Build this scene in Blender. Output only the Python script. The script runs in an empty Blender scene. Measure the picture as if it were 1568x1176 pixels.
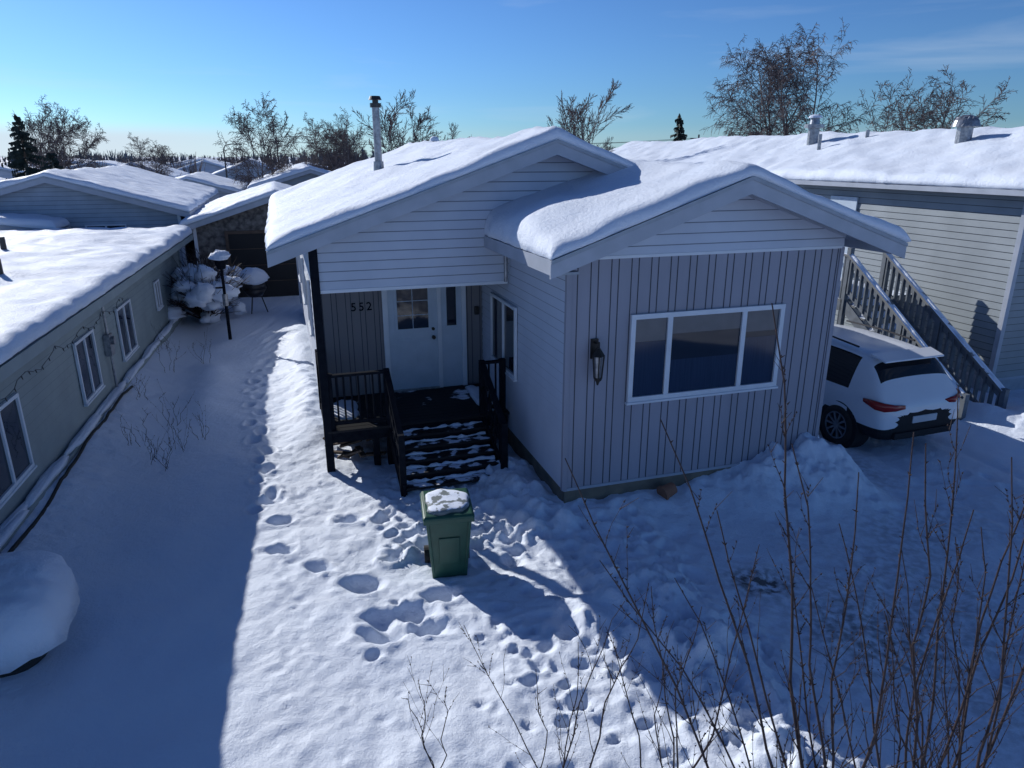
import bpy, math, random
import numpy as np
from mathutils import Vector, Matrix
random.seed(7)
TH=math.radians(17.8); CT,ST=math.cos(TH),math.sin(TH)
CX,CY=0.697,8.66
def W2(s,l,z=0.0): return (CX+s*CT-l*ST, CY+s*ST+l*CT, z)
scene=bpy.context.scene
COL=scene.collection

# ------------------------------------------------------------------ materials
def newmat(name):
    m=bpy.data.materials.new(name); m.use_nodes=True
    return m,m.node_tree,m.node_tree.nodes["Principled BSDF"]
def mat(name,col,rough=0.6,col2=None,vscale=2.0,bump=0.0,bscale=30.0,metal=0.0,stretch=(1,1,1),spec=None):
    m,nt,b=newmat(name)
    b.inputs["Base Color"].default_value=(*col,1); b.inputs["Roughness"].default_value=rough
    b.inputs["Metallic"].default_value=metal
    if spec is not None: b.inputs["Specular IOR Level"].default_value=spec
    tc=nt.nodes.new("ShaderNodeTexCoord"); mp=nt.nodes.new("ShaderNodeMapping")
    mp.inputs["Scale"].default_value=stretch
    nt.links.new(tc.outputs["Object"],mp.inputs["Vector"])
    if col2 is None: col2=tuple(c*0.82 for c in col)
    n=nt.nodes.new("ShaderNodeTexNoise"); n.inputs["Scale"].default_value=vscale; n.inputs["Detail"].default_value=5
    r=nt.nodes.new("ShaderNodeValToRGB"); r.color_ramp.elements[0].position=.35; r.color_ramp.elements[1].position=.68
    r.color_ramp.elements[0].color=(*col2,1); r.color_ramp.elements[1].color=(*col,1)
    nt.links.new(mp.outputs[0],n.inputs["Vector"]); nt.links.new(n.outputs["Fac"],r.inputs[0])
    nt.links.new(r.outputs[0],b.inputs["Base Color"])
    if bump>0:
        n2=nt.nodes.new("ShaderNodeTexNoise"); n2.inputs["Scale"].default_value=bscale; n2.inputs["Detail"].default_value=3
        bp=nt.nodes.new("ShaderNodeBump"); bp.inputs["Strength"].default_value=bump; bp.inputs["Distance"].default_value=0.02
        nt.links.new(mp.outputs[0],n2.inputs["Vector"]); nt.links.new(n2.outputs["Fac"],bp.inputs["Height"])
        nt.links.new(bp.outputs[0],b.inputs["Normal"])
    return m
def snowmat(name,dirt=False):
    m,nt,b=newmat(name)
    b.inputs["Roughness"].default_value=0.6; b.inputs["Specular IOR Level"].default_value=0.2
    tc=nt.nodes.new("ShaderNodeTexCoord")
    a=(0.66,0.745,0.89,1); c=(0.79,0.845,0.94,1)
    n=nt.nodes.new("ShaderNodeTexNoise"); n.inputs["Scale"].default_value=1.3; n.inputs["Detail"].default_value=6
    mx=nt.nodes.new("ShaderNodeMix"); mx.data_type='RGBA'
    mx.inputs[6].default_value=a; mx.inputs[7].default_value=c
    nt.links.new(tc.outputs["Object"],n.inputs["Vector"]); nt.links.new(n.outputs["Fac"],mx.inputs[0])
    out=mx.outputs[2]
    if dirt:
        at=nt.nodes.new("ShaderNodeAttribute"); at.attribute_name="dirt"
        n3=nt.nodes.new("ShaderNodeTexNoise"); n3.inputs["Scale"].default_value=11; n3.inputs["Detail"].default_value=7
        nt.links.new(tc.outputs["Object"],n3.inputs["Vector"])
        mm=nt.nodes.new("ShaderNodeMath"); mm.operation='MULTIPLY'; mm.use_clamp=True
        mm2=nt.nodes.new("ShaderNodeMapRange"); mm2.inputs[1].default_value=.38; mm2.inputs[2].default_value=.62
        nt.links.new(n3.outputs["Fac"],mm2.inputs[0])
        nt.links.new(mm2.outputs[0],mm.inputs[0]); nt.links.new(at.outputs["Fac"],mm.inputs[1])
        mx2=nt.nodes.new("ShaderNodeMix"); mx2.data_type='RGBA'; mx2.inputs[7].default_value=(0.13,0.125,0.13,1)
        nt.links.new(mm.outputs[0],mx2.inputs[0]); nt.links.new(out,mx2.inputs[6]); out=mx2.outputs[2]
    nt.links.new(out,b.inputs["Base Color"])
    n1=nt.nodes.new("ShaderNodeTexNoise"); n1.inputs["Scale"].default_value=13; n1.inputs["Detail"].default_value=7; n1.inputs["Roughness"].default_value=.75
    bp=nt.nodes.new("ShaderNodeBump"); bp.inputs["Strength"].default_value=0.7; bp.inputs["Distance"].default_value=0.035
    nt.links.new(tc.outputs["Object"],n1.inputs["Vector"]); nt.links.new(n1.outputs["Fac"],bp.inputs["Height"]); nt.links.new(bp.outputs[0],b.inputs["Normal"])
    return m
def snowy(name,base,thr=.5,scale=5):
    m,nt,b=newmat(name)
    tc=nt.nodes.new("ShaderNodeTexCoord"); n=nt.nodes.new("ShaderNodeTexNoise"); n.inputs["Scale"].default_value=scale; n.inputs["Detail"].default_value=8
    nt.links.new(tc.outputs["Object"],n.inputs["Vector"])
    mr=nt.nodes.new("ShaderNodeMapRange"); mr.inputs[1].default_value=thr; mr.inputs[2].default_value=thr+.06
    nt.links.new(n.outputs["Fac"],mr.inputs[0])
    g=nt.nodes.new("ShaderNodeNewGeometry"); sp=nt.nodes.new("ShaderNodeSeparateXYZ"); nt.links.new(g.outputs["True Normal"],sp.inputs[0])
    mr2=nt.nodes.new("ShaderNodeMapRange"); mr2.inputs[1].default_value=.6; mr2.inputs[2].default_value=.8
    nt.links.new(sp.outputs["Z"],mr2.inputs[0])
    mu=nt.nodes.new("ShaderNodeMath"); mu.operation='MULTIPLY'; nt.links.new(mr.outputs[0],mu.inputs[0]); nt.links.new(mr2.outputs[0],mu.inputs[1])
    mx=nt.nodes.new("ShaderNodeMix"); mx.data_type='RGBA'; mx.inputs[6].default_value=(*base,1); mx.inputs[7].default_value=(.72,.79,.92,1)
    nt.links.new(mu.outputs[0],mx.inputs[0]); nt.links.new(mx.outputs[2],b.inputs["Base Color"])
    b.inputs["Roughness"].default_value=.7; b.inputs["Specular IOR Level"].default_value=.3
    return m
SNOW=snowmat("snow"); GSNOW=snowmat("snow_ground",True)
WHITE=mat("white_vinyl",(0.55,0.60,0.70),.5,(0.48,0.53,0.63),1.2,.05,8)
LAPSHADE=mat("lap_shade",(0.22,0.25,0.31),.8)  # darker colour that paints the shadow line between siding laps
TRIM=mat("fascia_paint",(0.38,0.42,0.50),.45,(0.32,0.36,0.43),3)
WTRIM=mat("white_trim",(0.66,0.71,0.78),.4,(0.59,0.64,0.71),3)
SOFF=mat("soffit",(0.33,0.37,0.43),.6,(0.27,0.31,0.36),6)
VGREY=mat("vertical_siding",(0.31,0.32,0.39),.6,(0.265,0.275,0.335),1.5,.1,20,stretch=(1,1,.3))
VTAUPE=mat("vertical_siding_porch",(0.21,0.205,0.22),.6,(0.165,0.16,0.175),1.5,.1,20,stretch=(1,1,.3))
GROOVE=mat("siding_groove",(0.055,0.06,0.08),.8)
SKIRT=mat("skirting_panel",(0.20,0.17,0.13),.8,(0.12,0.11,0.09),4,.2,20)
BLACK=mat("black_paint",(0.008,0.010,0.016),.85,(0.014,0.017,0.024),12,spec=.03)
DECK=snowy("deck_boards",(0.012,0.013,0.017),.60,2.4)
TREAD=snowy("tread_boards",(0.012,0.013,0.017),.50,5)
RAILSNOW=snowy("weathered_rail",(0.16,0.17,0.18),.35,4)
DOORW=mat("door_paint",(0.47,0.56,0.67),.4,(0.42,0.51,0.61),4)
SAGE=mat("sage_siding",(0.255,0.315,0.335),.6,(0.205,0.26,0.278),1.5,.1,12)
GREYS=mat("grey_siding",(0.26,0.30,0.335),.55,(0.21,0.245,0.275),1.5,.1,12)
BLUEW=mat("pale_blue_siding",(0.38,0.45,0.54),.6)
BROWN=mat("brown_wood",(0.12,0.085,0.065),.8,(0.08,0.055,0.04),5,.2,30)
STONE=mat("stone_veneer",(0.20,0.19,0.18),.85,(0.06,0.055,0.055),7,.6,14)
DARK=mat("dark_opening",(0.012,0.012,0.014),.7)
METAL=mat("galvanised_metal",(0.36,0.38,0.41),.4,(0.20,0.21,0.24),14,metal=.7)
DMETAL=mat("dark_metal",(0.05,0.05,0.055),.4,metal=.6)
GREEN=mat("green_plastic",(0.016,0.080,0.052),.42,(0.012,0.062,0.040),6,.05,60)
RUBBER=mat("rubber",(0.02,0.02,0.021),.8)
BARK=mat("birch_bark",(0.28,0.26,0.25),.8,(0.14,0.125,0.12),8)
TWIG=mat("birch_twigs",(0.15,0.12,0.12),.85,(0.10,0.08,0.08),3,spec=.2)
SHRUB=mat("shrub_bark",(0.030,0.020,0.022),.7,(0.055,0.04,0.04),25,spec=.25)
NEEDLE=mat("spruce_needles",(0.030,0.045,0.036),.8,(0.015,0.024,0.020),4)
DISTT=mat("hazy_tree_mass",(0.10,0.125,0.16),.9,(0.07,0.09,0.12),.1,spec=0.)  # distance haze mixed into the colour as pale blue
CARW=mat("car_paint_white",(0.68,0.72,0.79),.2,(0.65,0.69,0.76),2)
CARB=mat("car_cladding",(0.022,0.024,0.03),.7,spec=.15)
RED=mat("tail_lamp",(0.30,0.012,0.012),.15)
BRASS=mat("dark_bronze",(0.03,0.028,0.026),.45,metal=.4)
BLANK=mat("number_plate",(0.5,0.55,0.62),.4)
TERRA=mat("terracotta",(0.28,0.13,0.08),.8)
def glass(name,c=(0.012,0.020,0.036),r=.04):
    m=mat(name,c,r,tuple(x*.8 for x in c),1.5); m.node_tree.nodes["Principled BSDF"].inputs["Specular IOR Level"].default_value=.5
    return m
GLASS=glass("window_glass"); CGLASS=glass("car_glass",(0.012,0.014,0.018),.06)
CURT=mat("curtain_behind_glass",(0.018,0.036,0.078),.10,(0.013,0.027,0.06),9,stretch=(6,6,.2))
REFL=mat("pane_reflection",(0.10,0.115,0.14),.10,(0.085,0.10,0.12),6)  # flat grey painted on as the reflection in the upper panes

# ------------------------------------------------------------------ mesh helpers
def empty(name,s=None,l=None,z=0,world=None,rot=TH):
    e=bpy.data.objects.new(name,None); COL.objects.link(e); e.empty_display_size=.3
    if world is None:
        e.location=W2(s,l,z); e["org"]=(s,l,z)
    else:
        e.location=world; e["org"]=(0.,0.,0.)
    e.rotation_euler=(0,0,rot)
    return e
class MB:
    def __init__(s): s.v=[];s.f=[];s.m=[]
    def quadset(s,vs,fs,mi=0):
        b=len(s.v); s.v+=[tuple(p) for p in vs]
        for f in fs: s.f.append(tuple(b+i for i in f)); s.m.append(mi)
    def hexa(s,p,mi=0):
        s.quadset(p,[(3,2,1,0),(4,5,6,7),(0,1,5,4),(1,2,6,5),(2,3,7,6),(3,0,4,7)],mi)
    def box(s,x0,x1,y0,y1,z0,z1,mi=0):
        s.hexa([(x0,y0,z0),(x1,y0,z0),(x1,y1,z0),(x0,y1,z0),(x0,y0,z1),(x1,y0,z1),(x1,y1,z1),(x0,y1,z1)],mi)
    def mbox(s,f,a0,a1,z0,z1,d0,d1,mi=0):
        s.hexa([f(a0,z0,d1),f(a1,z0,d1),f(a1,z0,d0),f(a0,z0,d0),f(a0,z1,d1),f(a1,z1,d1),f(a1,z1,d0),f(a0,z1,d0)],mi)
    def beam(s,p,q,w,h,mi=0):
        p=Vector(p);q=Vector(q);d=(q-p).normalized()
        up=Vector((0,0,1)) if abs(d.z)<.95 else Vector((1,0,0))
        r=d.cross(up).normalized()*w/2; u=r.cross(d).normalized()*h/2
        s.hexa([p-r-u,p+r-u,q+r-u,q-r-u,p-r+u,p+r+u,q+r+u,q-r+u],mi)
    def cyl(s,p,q,r0,r1,n=12,mi=0,cap=True):
        p=Vector(p);q=Vector(q);d=(q-p).normalized()
        up=Vector((0,0,1)) if abs(d.z)<.9 else Vector((1,0,0))
        a=d.cross(up).normalized(); b=d.cross(a)
        vs=[]
        for c,r in ((p,r0),(q,r1)):
            for i in range(n):
                t=2*math.pi*i/n; vs.append(c+a*math.cos(t)*r+b*math.sin(t)*r)
        fs=[(i,(i+1)%n,n+(i+1)%n,n+i) for i in range(n)]
        if cap: fs+=[tuple(range(n))[::-1],tuple(range(n,2*n))]
        s.quadset(vs,fs,mi)
    def tube(s,pts,rad,n=5,mi=0):
        k=len(pts); vs=[]
        for i,p in enumerate(pts):
            p=Vector(p); d=(Vector(pts[min(i+1,k-1)])-Vector(pts[max(i-1,0)])).normalized()
            up=Vector((0,1,0.2)) if abs(d.y)<.8 else Vector((1,0,0))
            a=d.cross(up).normalized(); b=d.cross(a)
            for j in range(n):
                t=2*math.pi*j/n; vs.append(p+(a*math.cos(t)+b*math.sin(t))*rad[i])
        fs=[]
        for i in range(k-1):
            for j in range(n): fs.append((i*n+j,i*n+(j+1)%n,(i+1)*n+(j+1)%n,(i+1)*n+j))
        s.quadset(vs,fs,mi)
    def dome(s,cx,cy,z,rx,ry,h,pw=2.6,n=28,m=9,seed=0,jit=.03,mi=0,droop=0.0):
        vs=[];rg=random.Random(seed); ph=[rg.uniform(0,6.28) for _ in range(6)]
        for i in range(m):
            r=1-i/(m-1)*1.0
            hh=(1-r**pw)**(1/pw)
            for j in range(n):
                t=2*math.pi*j/n
                k=1+jit*(math.sin(3*t+ph[0])+.6*math.sin(5*t+ph[1])+.5*math.sin(9*t+ph[2]+r*4))
                ct,st=math.cos(t),math.sin(t)
                q=(abs(ct)**pw+abs(st)**pw)**(-1/pw)
                vs.append((cx+rx*r*k*ct*q, cy+ry*r*k*st*q, z+h*hh*(1+jit*1.6*math.sin(2*t+ph[3])*r+jit*math.sin(5*t+ph[4]+r*6)*r)-(droop*(1+math.sin(4*t+ph[5])*.6) if i==0 else 0)))
        fs=[]
        for i in range(m-1):
            for j in range(n): fs.append((i*n+j,i*n+(j+1)%n,(i+1)*n+(j+1)%n,(i+1)*n+j))
        fs.append(tuple(range(n))[::-1])
        s.quadset(vs,fs,mi)
    def blob(s,c,rx,ry,rz,seed=0,amp=.22,n=20,m=11,mi=0,flat=.45):
        P_,T=np.meshgrid(np.linspace(.03,np.pi-.03,m),np.linspace(0,2*np.pi,n,endpoint=False),indexing='ij')
        x=np.sin(P_)*np.cos(T);y=np.sin(P_)*np.sin(T);z=np.cos(P_)
        k=1+amp*2*fbm(x*1.4+z*2.3+seed*3.7,y*1.4-z*1.1+seed*1.3,1.1,3,seed)
        z=np.where(z<0,z*flat,z)
        vs=list(zip((c[0]+rx*x*k).ravel().tolist(),(c[1]+ry*y*k).ravel().tolist(),(c[2]+rz*z*k).ravel().tolist()))
        fs=[(a*n+i,a*n+(i+1)%n,(a+1)*n+(i+1)%n,(a+1)*n+i) for a in range(m-1) for i in range(n)]
        fs+=[tuple(range(n)),tuple(range((m-1)*n,m*n))[::-1]]
        s.quadset(vs,fs,mi)
    def obj(s,name,mats,parent=None,smooth=False,bevel=0,sub=0):
        me=bpy.data.meshes.new(name)
        o=(0,0,0) if parent is None else tuple(parent["org"])
        me.from_pydata([(v[0]-o[0],v[1]-o[1],v[2]-o[2]) for v in s.v],[],s.f)
        if not isinstance(mats,(list,tuple)): mats=[mats]
        for m in mats: me.materials.append(m)
        me.polygons.foreach_set("material_index",s.m)
        if smooth: me.polygons.foreach_set("use_smooth",[True]*len(me.polygons))
        me.update()
        ob=bpy.data.objects.new(name,me); COL.objects.link(ob)
        if parent is not None: ob.parent=parent
        if bevel>0:
            b=ob.modifiers.new("b",'BEVEL'); b.width=bevel; b.segments=2; b.limit_method='ANGLE'
        if sub>0:
            b=ob.modifiers.new("s",'SUBSURF'); b.levels=sub; b.render_levels=sub
        return ob
fr=lambda y:(lambda a,z,d:(a,y-d,z))
bk=lambda y:(lambda a,z,d:(a,y+d,z))
lf=lambda x:(lambda a,z,d:(x-d,a,z))
rt=lambda x:(lambda a,z,d:(x+d,a,z))

# numpy noise
def _h(xi,yi,seed):
    n=(xi.astype(np.int64)*374761393+yi.astype(np.int64)*668265263+seed*974711)&0x7fffffff
    n=((n^(n>>13))*1274126177)&0x7fffffff
    n=(n^(n>>16))&0xffff
    return n/65535.0
def vn(x,y,seed=0):
    x=np.asarray(x,float);y=np.asarray(y,float)
    xi=np.floor(x);yi=np.floor(y);fx=x-xi;fy=y-yi
    fx=fx*fx*(3-2*fx);fy=fy*fy*(3-2*fy)
    a=_h(xi,yi,seed);b=_h(xi+1,yi,seed);c=_h(xi,yi+1,seed);d=_h(xi+1,yi+1,seed)
    return (a*(1-fx)+b*fx)*(1-fy)+(c*(1-fx)+d*fx)*fy-.5
def fbm(x,y,f,o=4,seed=0):
    r=0;a=1
    for i in range(o):
        r=r+a*vn(np.asarray(x)*f+13.1*i,np.asarray(y)*f+7.7*i,seed+i); a*=.5; f*=2.03
    return r
def ss(x,a,b):
    t=np.clip((np.asarray(x,float)-a)/(b-a),0,1); return t*t*(3-2*t)

def snow_slab(name,parent,s0,s1,l0,l1,zf,t,seed,r=.20,over=.05,lump=.05,material=None,extra=None):
    def axis(a,b):
        offs=[0,.012,.035,.07,.12,.18,.27]
        mid=np.linspace(a+.38,b-.38,max(4,int((b-a)/.13)))
        return np.array([a+o for o in offs]+list(mid)+[b-o for o in offs[::-1]])
    S=axis(s0-over,s1+over);L=axis(l0-over,l1+over)
    X,Y=np.meshgrid(S,L,indexing='ij')
    dx=np.minimum(X-S[0],S[-1]-X);dy=np.minimum(Y-L[0],L[-1]-Y)
    px=np.clip(dx/r,0,1);py=np.clip(dy/r,0,1)
    prof=(1-(1-px)**2.6)**.5*(1-(1-py)**2.6)**.5
    T=t*(1+.55*fbm(X,Y,.6,3,seed)+.22*fbm(X,Y,2.8,3,seed+3))*(.22+.78*prof)+lump*fbm(X,Y,1.5,4,seed+9)*prof*.7
    if extra is not None: T=T+extra(X,Y)*prof
    T=np.maximum(T,.03)
    Z=zf(X)+T
    wob=.06*fbm(X,Y,1.3,2,seed+5)+.05*fbm(X,Y,4.5,3,seed+6)
    cx=(S[0]+S[-1])/2;cy=(L[0]+L[-1])/2
    Xo=X+np.sign(X-cx)*wob*(1-px)*1.0;Yo=Y+np.sign(Y-cy)*wob*(1-py)*1.2
    n,m=X.shape
    v=[(float(Xo[i,j]),float(Yo[i,j]),float(Z[i,j])) for i in range(n) for j in range(m)]
    Zb=zf(X)+.008
    ins=.05
    Xb=np.clip(X,S[0]+ins,S[-1]-ins);Yb=np.clip(Y,L[0]+ins,L[-1]-ins)
    v+=[(float(Xb[i,j]),float(Yb[i,j]),float(Zb[i,j])) for i in range(n) for j in range(m)]
    f=[];N=n*m
    for i in range(n-1):
        for j in range(m-1):
            a=i*m+j; f.append((a,a+m,a+m+1,a+1)); f.append((N+a,N+a+1,N+a+m+1,N+a+m))
    for i in range(n-1):
        a=i*m; f.append((a,N+a,N+a+m,a+m)); a=i*m+m-1; f.append((a,a+m,N+a+m,N+a))
    for j in range(m-1):
        a=j; f.append((a,a+1,N+a+1,N+a)); a=(n-1)*m+j; f.append((a,N+a,N+a+1,a+1))
    mb=MB(); mb.v=v; mb.f=f; mb.m=[0]*len(f)
    return mb.obj(name,material or SNOW,parent,smooth=True)

def laps(mb,f,a0,a1,z0,z1,lap=.135,clip=None,depth=.02,mi=0,lap_line=1,gh_=.015):
    z=z0
    while z<z1-1e-3:
        zt=min(z+lap,z1)
        def rng(zz):
            if not clip: return (a0,a1)
            A=clip(zz); A=(max(a0,A[0]),min(a1,A[1]))
            return A if A[1]>A[0] else ((A[0]+A[1])/2,)*2
        A=rng(z)
        if A[1]-A[0]<.03: break
        zg=max(z,zt-gh_); G_=rng(zg);B=rng(zt)
        mb.quadset([f(A[0],z,depth),f(A[1],z,depth),f(G_[1],zg,.006),f(G_[0],zg,.006),f(A[0],z,0),f(A[1],z,0)],[(0,1,2,3),(4,5,1,0)],mi)
        mb.quadset([f(G_[0],zg,.006),f(G_[1],zg,.006),f(B[1],zt,.002),f(B[0],zt,.002)],[(0,1,2,3)],lap_line)  # thin strip carrying the painted shadow line of the lap
        z=zt
def vsiding(mb,f,a0,a1,z0,z1,sp=.155,mi=0,mg=1):
    mb.mbox(f,a0,a1,z0,z1,-.05,0,mi)
    a=a0+.07;k=0
    while a<a1-.02:
        mb.mbox(f,a-.006,a+.006,z0+.002,z1-.002,0,.003,mg)
        mb.mbox(f,a+.006,a+.022,z0+.002,z1-.002,0,.006,mi)
        a+= sp*(.72 if k%2 else 1.28)*.9; k+=1
def window(parent,f,a0,a1,z0,z1,mull=(),fw=.06,name="window",trim=None,sill=True,base=.012,curt=(),refl=()):
    mb=MB(); T=base+.045
    mb.mbox(f,a0,a1,z0,z0+fw,base,T); mb.mbox(f,a0,a1,z1-fw,z1,base,T)
    mb.mbox(f,a0,a0+fw,z0+fw,z1-fw,base,T-.002); mb.mbox(f,a1-fw,a1,z0+fw,z1-fw,base,T-.002)
    for m in mull: mb.mbox(f,m-fw*.55,m+fw*.55,z0+fw,z1-fw,base,T-.004)
    mb.mbox(f,a0+fw,a1-fw,z0+fw,z1-fw,base-.004,base+.012,1)
    for (c0,c1,d0,d1) in curt: mb.mbox(f,c0,c1,d0,d1,base+.010,base+.0135,2)
    for (c0,c1,d0,d1) in refl: mb.mbox(f,c0,c1,d0,d1,base+.010,base+.0130,3)  # painted reflection strips laid over the pane
    if sill: mb.mbox(f,a0-.02,a1+.02,z0-.03,z0,base,T+.02)
    return mb.obj(name,[trim or WTRIM,GLASS,CURT,REFL],parent,bevel=.004)

def gable_roof(name,parent,s0,s1,sa,za,pL,pR,l0,l1,fh=.19,trim=None,th=.06,back=True,snow=.2,seed=1,snow_over=.04,extra=None):
    trim=trim or TRIM
    zL=za-pL*(sa-s0); zR=za-pR*(s1-sa)
    mb=MB()
    for (x0,z0,x1,z1) in ((s0,zL,sa,za),(sa,za,s1,zR)):
        mb.hexa([(x0,l0,z0-th),(x1,l0,z1-th),(x1,l1,z1-th),(x0,l1,z0-th),(x0,l0,z0),(x1,l0,z1),(x1,l1,z1),(x0,l1,z0)])
    mb.obj(name+"_deck",SOFF,parent)
    mb=MB()
    ends=[(l0-.03,l0)]+([(l1,l1+.03)] if back else [])
    for (y0,y1) in ends:
        for (x0,z0,x1,z1) in ((s0-.03,zL-.03*pL,sa,za),(sa,za,s1+.03,zR-.03*pR)):
            mb.hexa([(x0,y0,z0-fh),(x1,y0,z1-fh),(x1,y1,z1-fh),(x0,y1,z0-fh),(x0,y0,z0+.005),(x1,y0,z1+.005),(x1,y1,z1+.005),(x0,y1,z0+.005)])
            mb.hexa([(x0,y0-.015,z0-.035),(x1,y0-.015,z1-.035),(x1,y0-.002,z1-.035),(x0,y0-.002,z0-.035),(x0,y0-.015,z0+.012),(x1,y0-.015,z1+.012),(x1,y0-.002,z1+.012),(x0,y0-.002,z0+.012)],1)
    mb.box(s0-.028,s0,l0+.002,l1-.002,zL-fh*.85,zL); mb.box(s1,s1+.028,l0+.002,l1-.002,zR-fh*.85,zR)
    mb.obj(name+"_fascia",[trim,SOFF],parent)
    if snow>0:
        def zf2(X):
            return np.where(X<sa,za-pL*np.abs(X-sa),za-pR*np.abs(X-sa))
        return snow_slab(name+"_snow",parent,s0,s1,l0,l1,zf2,snow,seed,over=snow_over,extra=extra)

# ------------------------------------------------------------------ ground
def gh(x,y):
    x=np.asarray(x,float);y=np.asarray(y,float)
    dx=x-CX;dy=y-CY
    s=dx*CT+dy*ST; l=-dx*ST+dy*CT
    near=1-ss(np.hypot(x,y-8),22,45)
    drive=ss(s,.2,1.3)*ss(-l,-.2,1.0)
    drive=np.maximum(drive,ss(s,4.3,4.8)*(1-ss(s,8.3,9.0)))*(1-ss(l,14,16))
    lane=ss(s,-6.6,-5.5)*(1-ss(s,-4.6,-3.6))
    h=.16*fbm(x,y,.22,3,3)+.05*fbm(x,y,.9,4,11)*(1-.5*drive)
    h=h+.026*fbm(x,y,3.2,3,21)*(1-.5*drive)*(1-.8*lane)
    h=h+.028*fbm(x,y,6.5,2,25)*(1-.6*drive)*(1-.92*lane)
    trod=ss(s,-3.6,-2.6)*(1-ss(s,.4,1.2))*ss(-l,-2.0,-.6)
    dens=ss(s+.10*l,-1.9,-.3)
    h=h+.055*fbm(x,y,4.0,4,31)*trod*(.25+1.9*dens)
    h=h-.10*drive
    bs=s-(.15+.35*vn(l*.7,l*0,5))
    h=h+(.12+.28*fbm(x,y,2.9,4,41))*np.exp(-(bs/.55)**2)*ss(-l,.8,2.0)
    wob=.25*fbm(x,y,1.4,4,51)
    bank=(.09+.50*ss(s,1.5,3.8))*(1-ss(s,4.15,4.95))*np.exp(-np.maximum(-l-.10,0)**2/(.30+.30*ss(s,2,4)))*ss(s,-.1,.5)*(1-ss(l,.2,.8))
    h=h+bank*(1+wob*1.5+.55*fbm(x,y,3.4,4,57))
    h=h+.22*np.exp(-((s+.35)/.4)**2)*ss(l,-.9,-.1)*(1-ss(l,1.2,2.2))*(1+wob*3)
    h=h+.28*np.exp(-np.maximum(s+6.8,0)**2/.5)*ss(-s,-7,7)
    h=h+.12*np.exp(-((s+5.0)/.45)**2)*ss(l,3,6)*(.6+1.3*fbm(x,y,.6,2,61))
    h=h+.16*np.exp(-((s+3.1)/.35)**2)*ss(l,3,5)*(1-ss(l,12,15))*(1+wob*3)
    h=h+.25*np.exp(-((s-8.6)/.5)**2)*ss(l,-1,2)*(1+wob*2)+.40*np.exp(-((s-9.8)/.9)**2)*np.exp(-((l-.1)/.9)**2)*(1+wob*3)
    return (h)*near-.03
def g1(x,y): return float(gh(np.array([x]),np.array([y]))[0])
def axisvals(a,b,step,lo,hi,gr=1.13):
    c=list(np.arange(a,b,step)); d=step;v=c[-1];out=[]
    while v<hi: d*=gr; v+=d; out.append(v)
    d=step;v=c[0];pre=[]
    while v>lo: d*=gr; v-=d; pre.append(v)
    return np.array(pre[::-1]+c+out)
XS=axisvals(-7.5,9.5,.033,-2600,2600);YS=axisvals(3.4,15,.033,-300,3500)
X,Y=np.meshgrid(XS,YS,indexing='ij')
Z=gh(X,Y)
def crater(cx,cy,r,dep,rot=0,el=1.5,rim=.2,seed=77):
    i0,i1=np.searchsorted(XS,[cx-4*r,cx+4*r]);j0,j1=np.searchsorted(YS,[cy-4*r,cy+4*r])
    x=X[i0:i1,j0:j1]-cx;y=Y[i0:i1,j0:j1]-cy
    u=(x*math.cos(rot)+y*math.sin(rot))/(r*el);v=(-x*math.sin(rot)+y*math.cos(rot))/r
    q=u*u+v*v
    q=q*(1+.9*fbm(X[i0:i1,j0:j1],Y[i0:i1,j0:j1],5,3,seed))
    q=np.maximum(q,0)
    Z[i0:i1,j0:j1]+= -dep*np.exp(-q**1.5)+dep*rim*np.exp(-(np.sqrt(q)-1.6)**2/.2)*(1+1.5*fbm(X[i0:i1,j0:j1],Y[i0:i1,j0:j1],7,2,seed+1))
rg=random.Random(3)
k=0;l=1.4
while l<15:
    s=-4.02+.10*(1 if k%2 else -1)+.12*math.sin(l*.8)+rg.uniform(-.05,.05); x,y,_=W2(s,l); crater(x,y,rg.uniform(.065,.085),rg.uniform(.10,.13),TH+1.57+rg.uniform(-.4,.4),1.45,.2,rg.randint(1,99)); l+=.42+rg.uniform(-.10,.10);k+=1
for p in [(-3.43,9.05),(-3.12,8.45),(-2.86,7.67),(-2.29,7.27),(-1.71,6.92),(-1.38,6.35),(-1.30,6.05),(-1.02,6.42),(-.85,6.15),(-2.2,8.5),(-.75,6.75)]:
    big=1.2 if p[1]<7 else 1
    crater(p[0],p[1],.10*big,.13,rg.uniform(-.6,.5),1.5,.15,rg.randint(1,99))
crater(-1.18,6.2,.20,.09,.5,1.3,.1)
for i in range(900):
    s=rg.uniform(-2.9,.9);l=rg.uniform(-5.6,1.6)
    dens=.04+.96*min(1,max(0,(s+1.5-.2*l)/2.2))
    if rg.random()>dens: continue
    if -.6<s and l>-.4: continue
    x,y,_=W2(s,l); r=rg.uniform(.03,.08); crater(x,y,r,rg.uniform(.015,.07),rg.uniform(0,3.1),rg.uniform(1.,1.8),.3,rg.randint(1,99))
for i in range(140):
    s=rg.uniform(-2.4,-.2);l=rg.uniform(-.6,1.8); x,y,_=W2(s,l); crater(x,y,rg.uniform(.04,.09),rg.uniform(.02,.07),rg.uniform(0,3),1.4,.5,rg.randint(1,99))
for i in range(240):
    s=rg.uniform(-3.8,-1.4);l=rg.uniform(-4.6,3); x,y,_=W2(s,l); crater(x,y,rg.uniform(.03,.05),rg.uniform(.006,.018),rg.uniform(0,3),1.5,.2,rg.randint(1,99))
for i in range(220):
    s=rg.uniform(.8,7.5);l=rg.uniform(-5,-.6); x,y,_=W2(s,l); crater(x,y,rg.uniform(.05,.13),rg.uniform(.01,.035),rg.uniform(0,3),1.5,.3,rg.randint(1,99))
dx=X-CX;dy=Y-CY;Sg=dx*CT+dy*ST;Lg=-dx*ST+dy*CT
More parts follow.
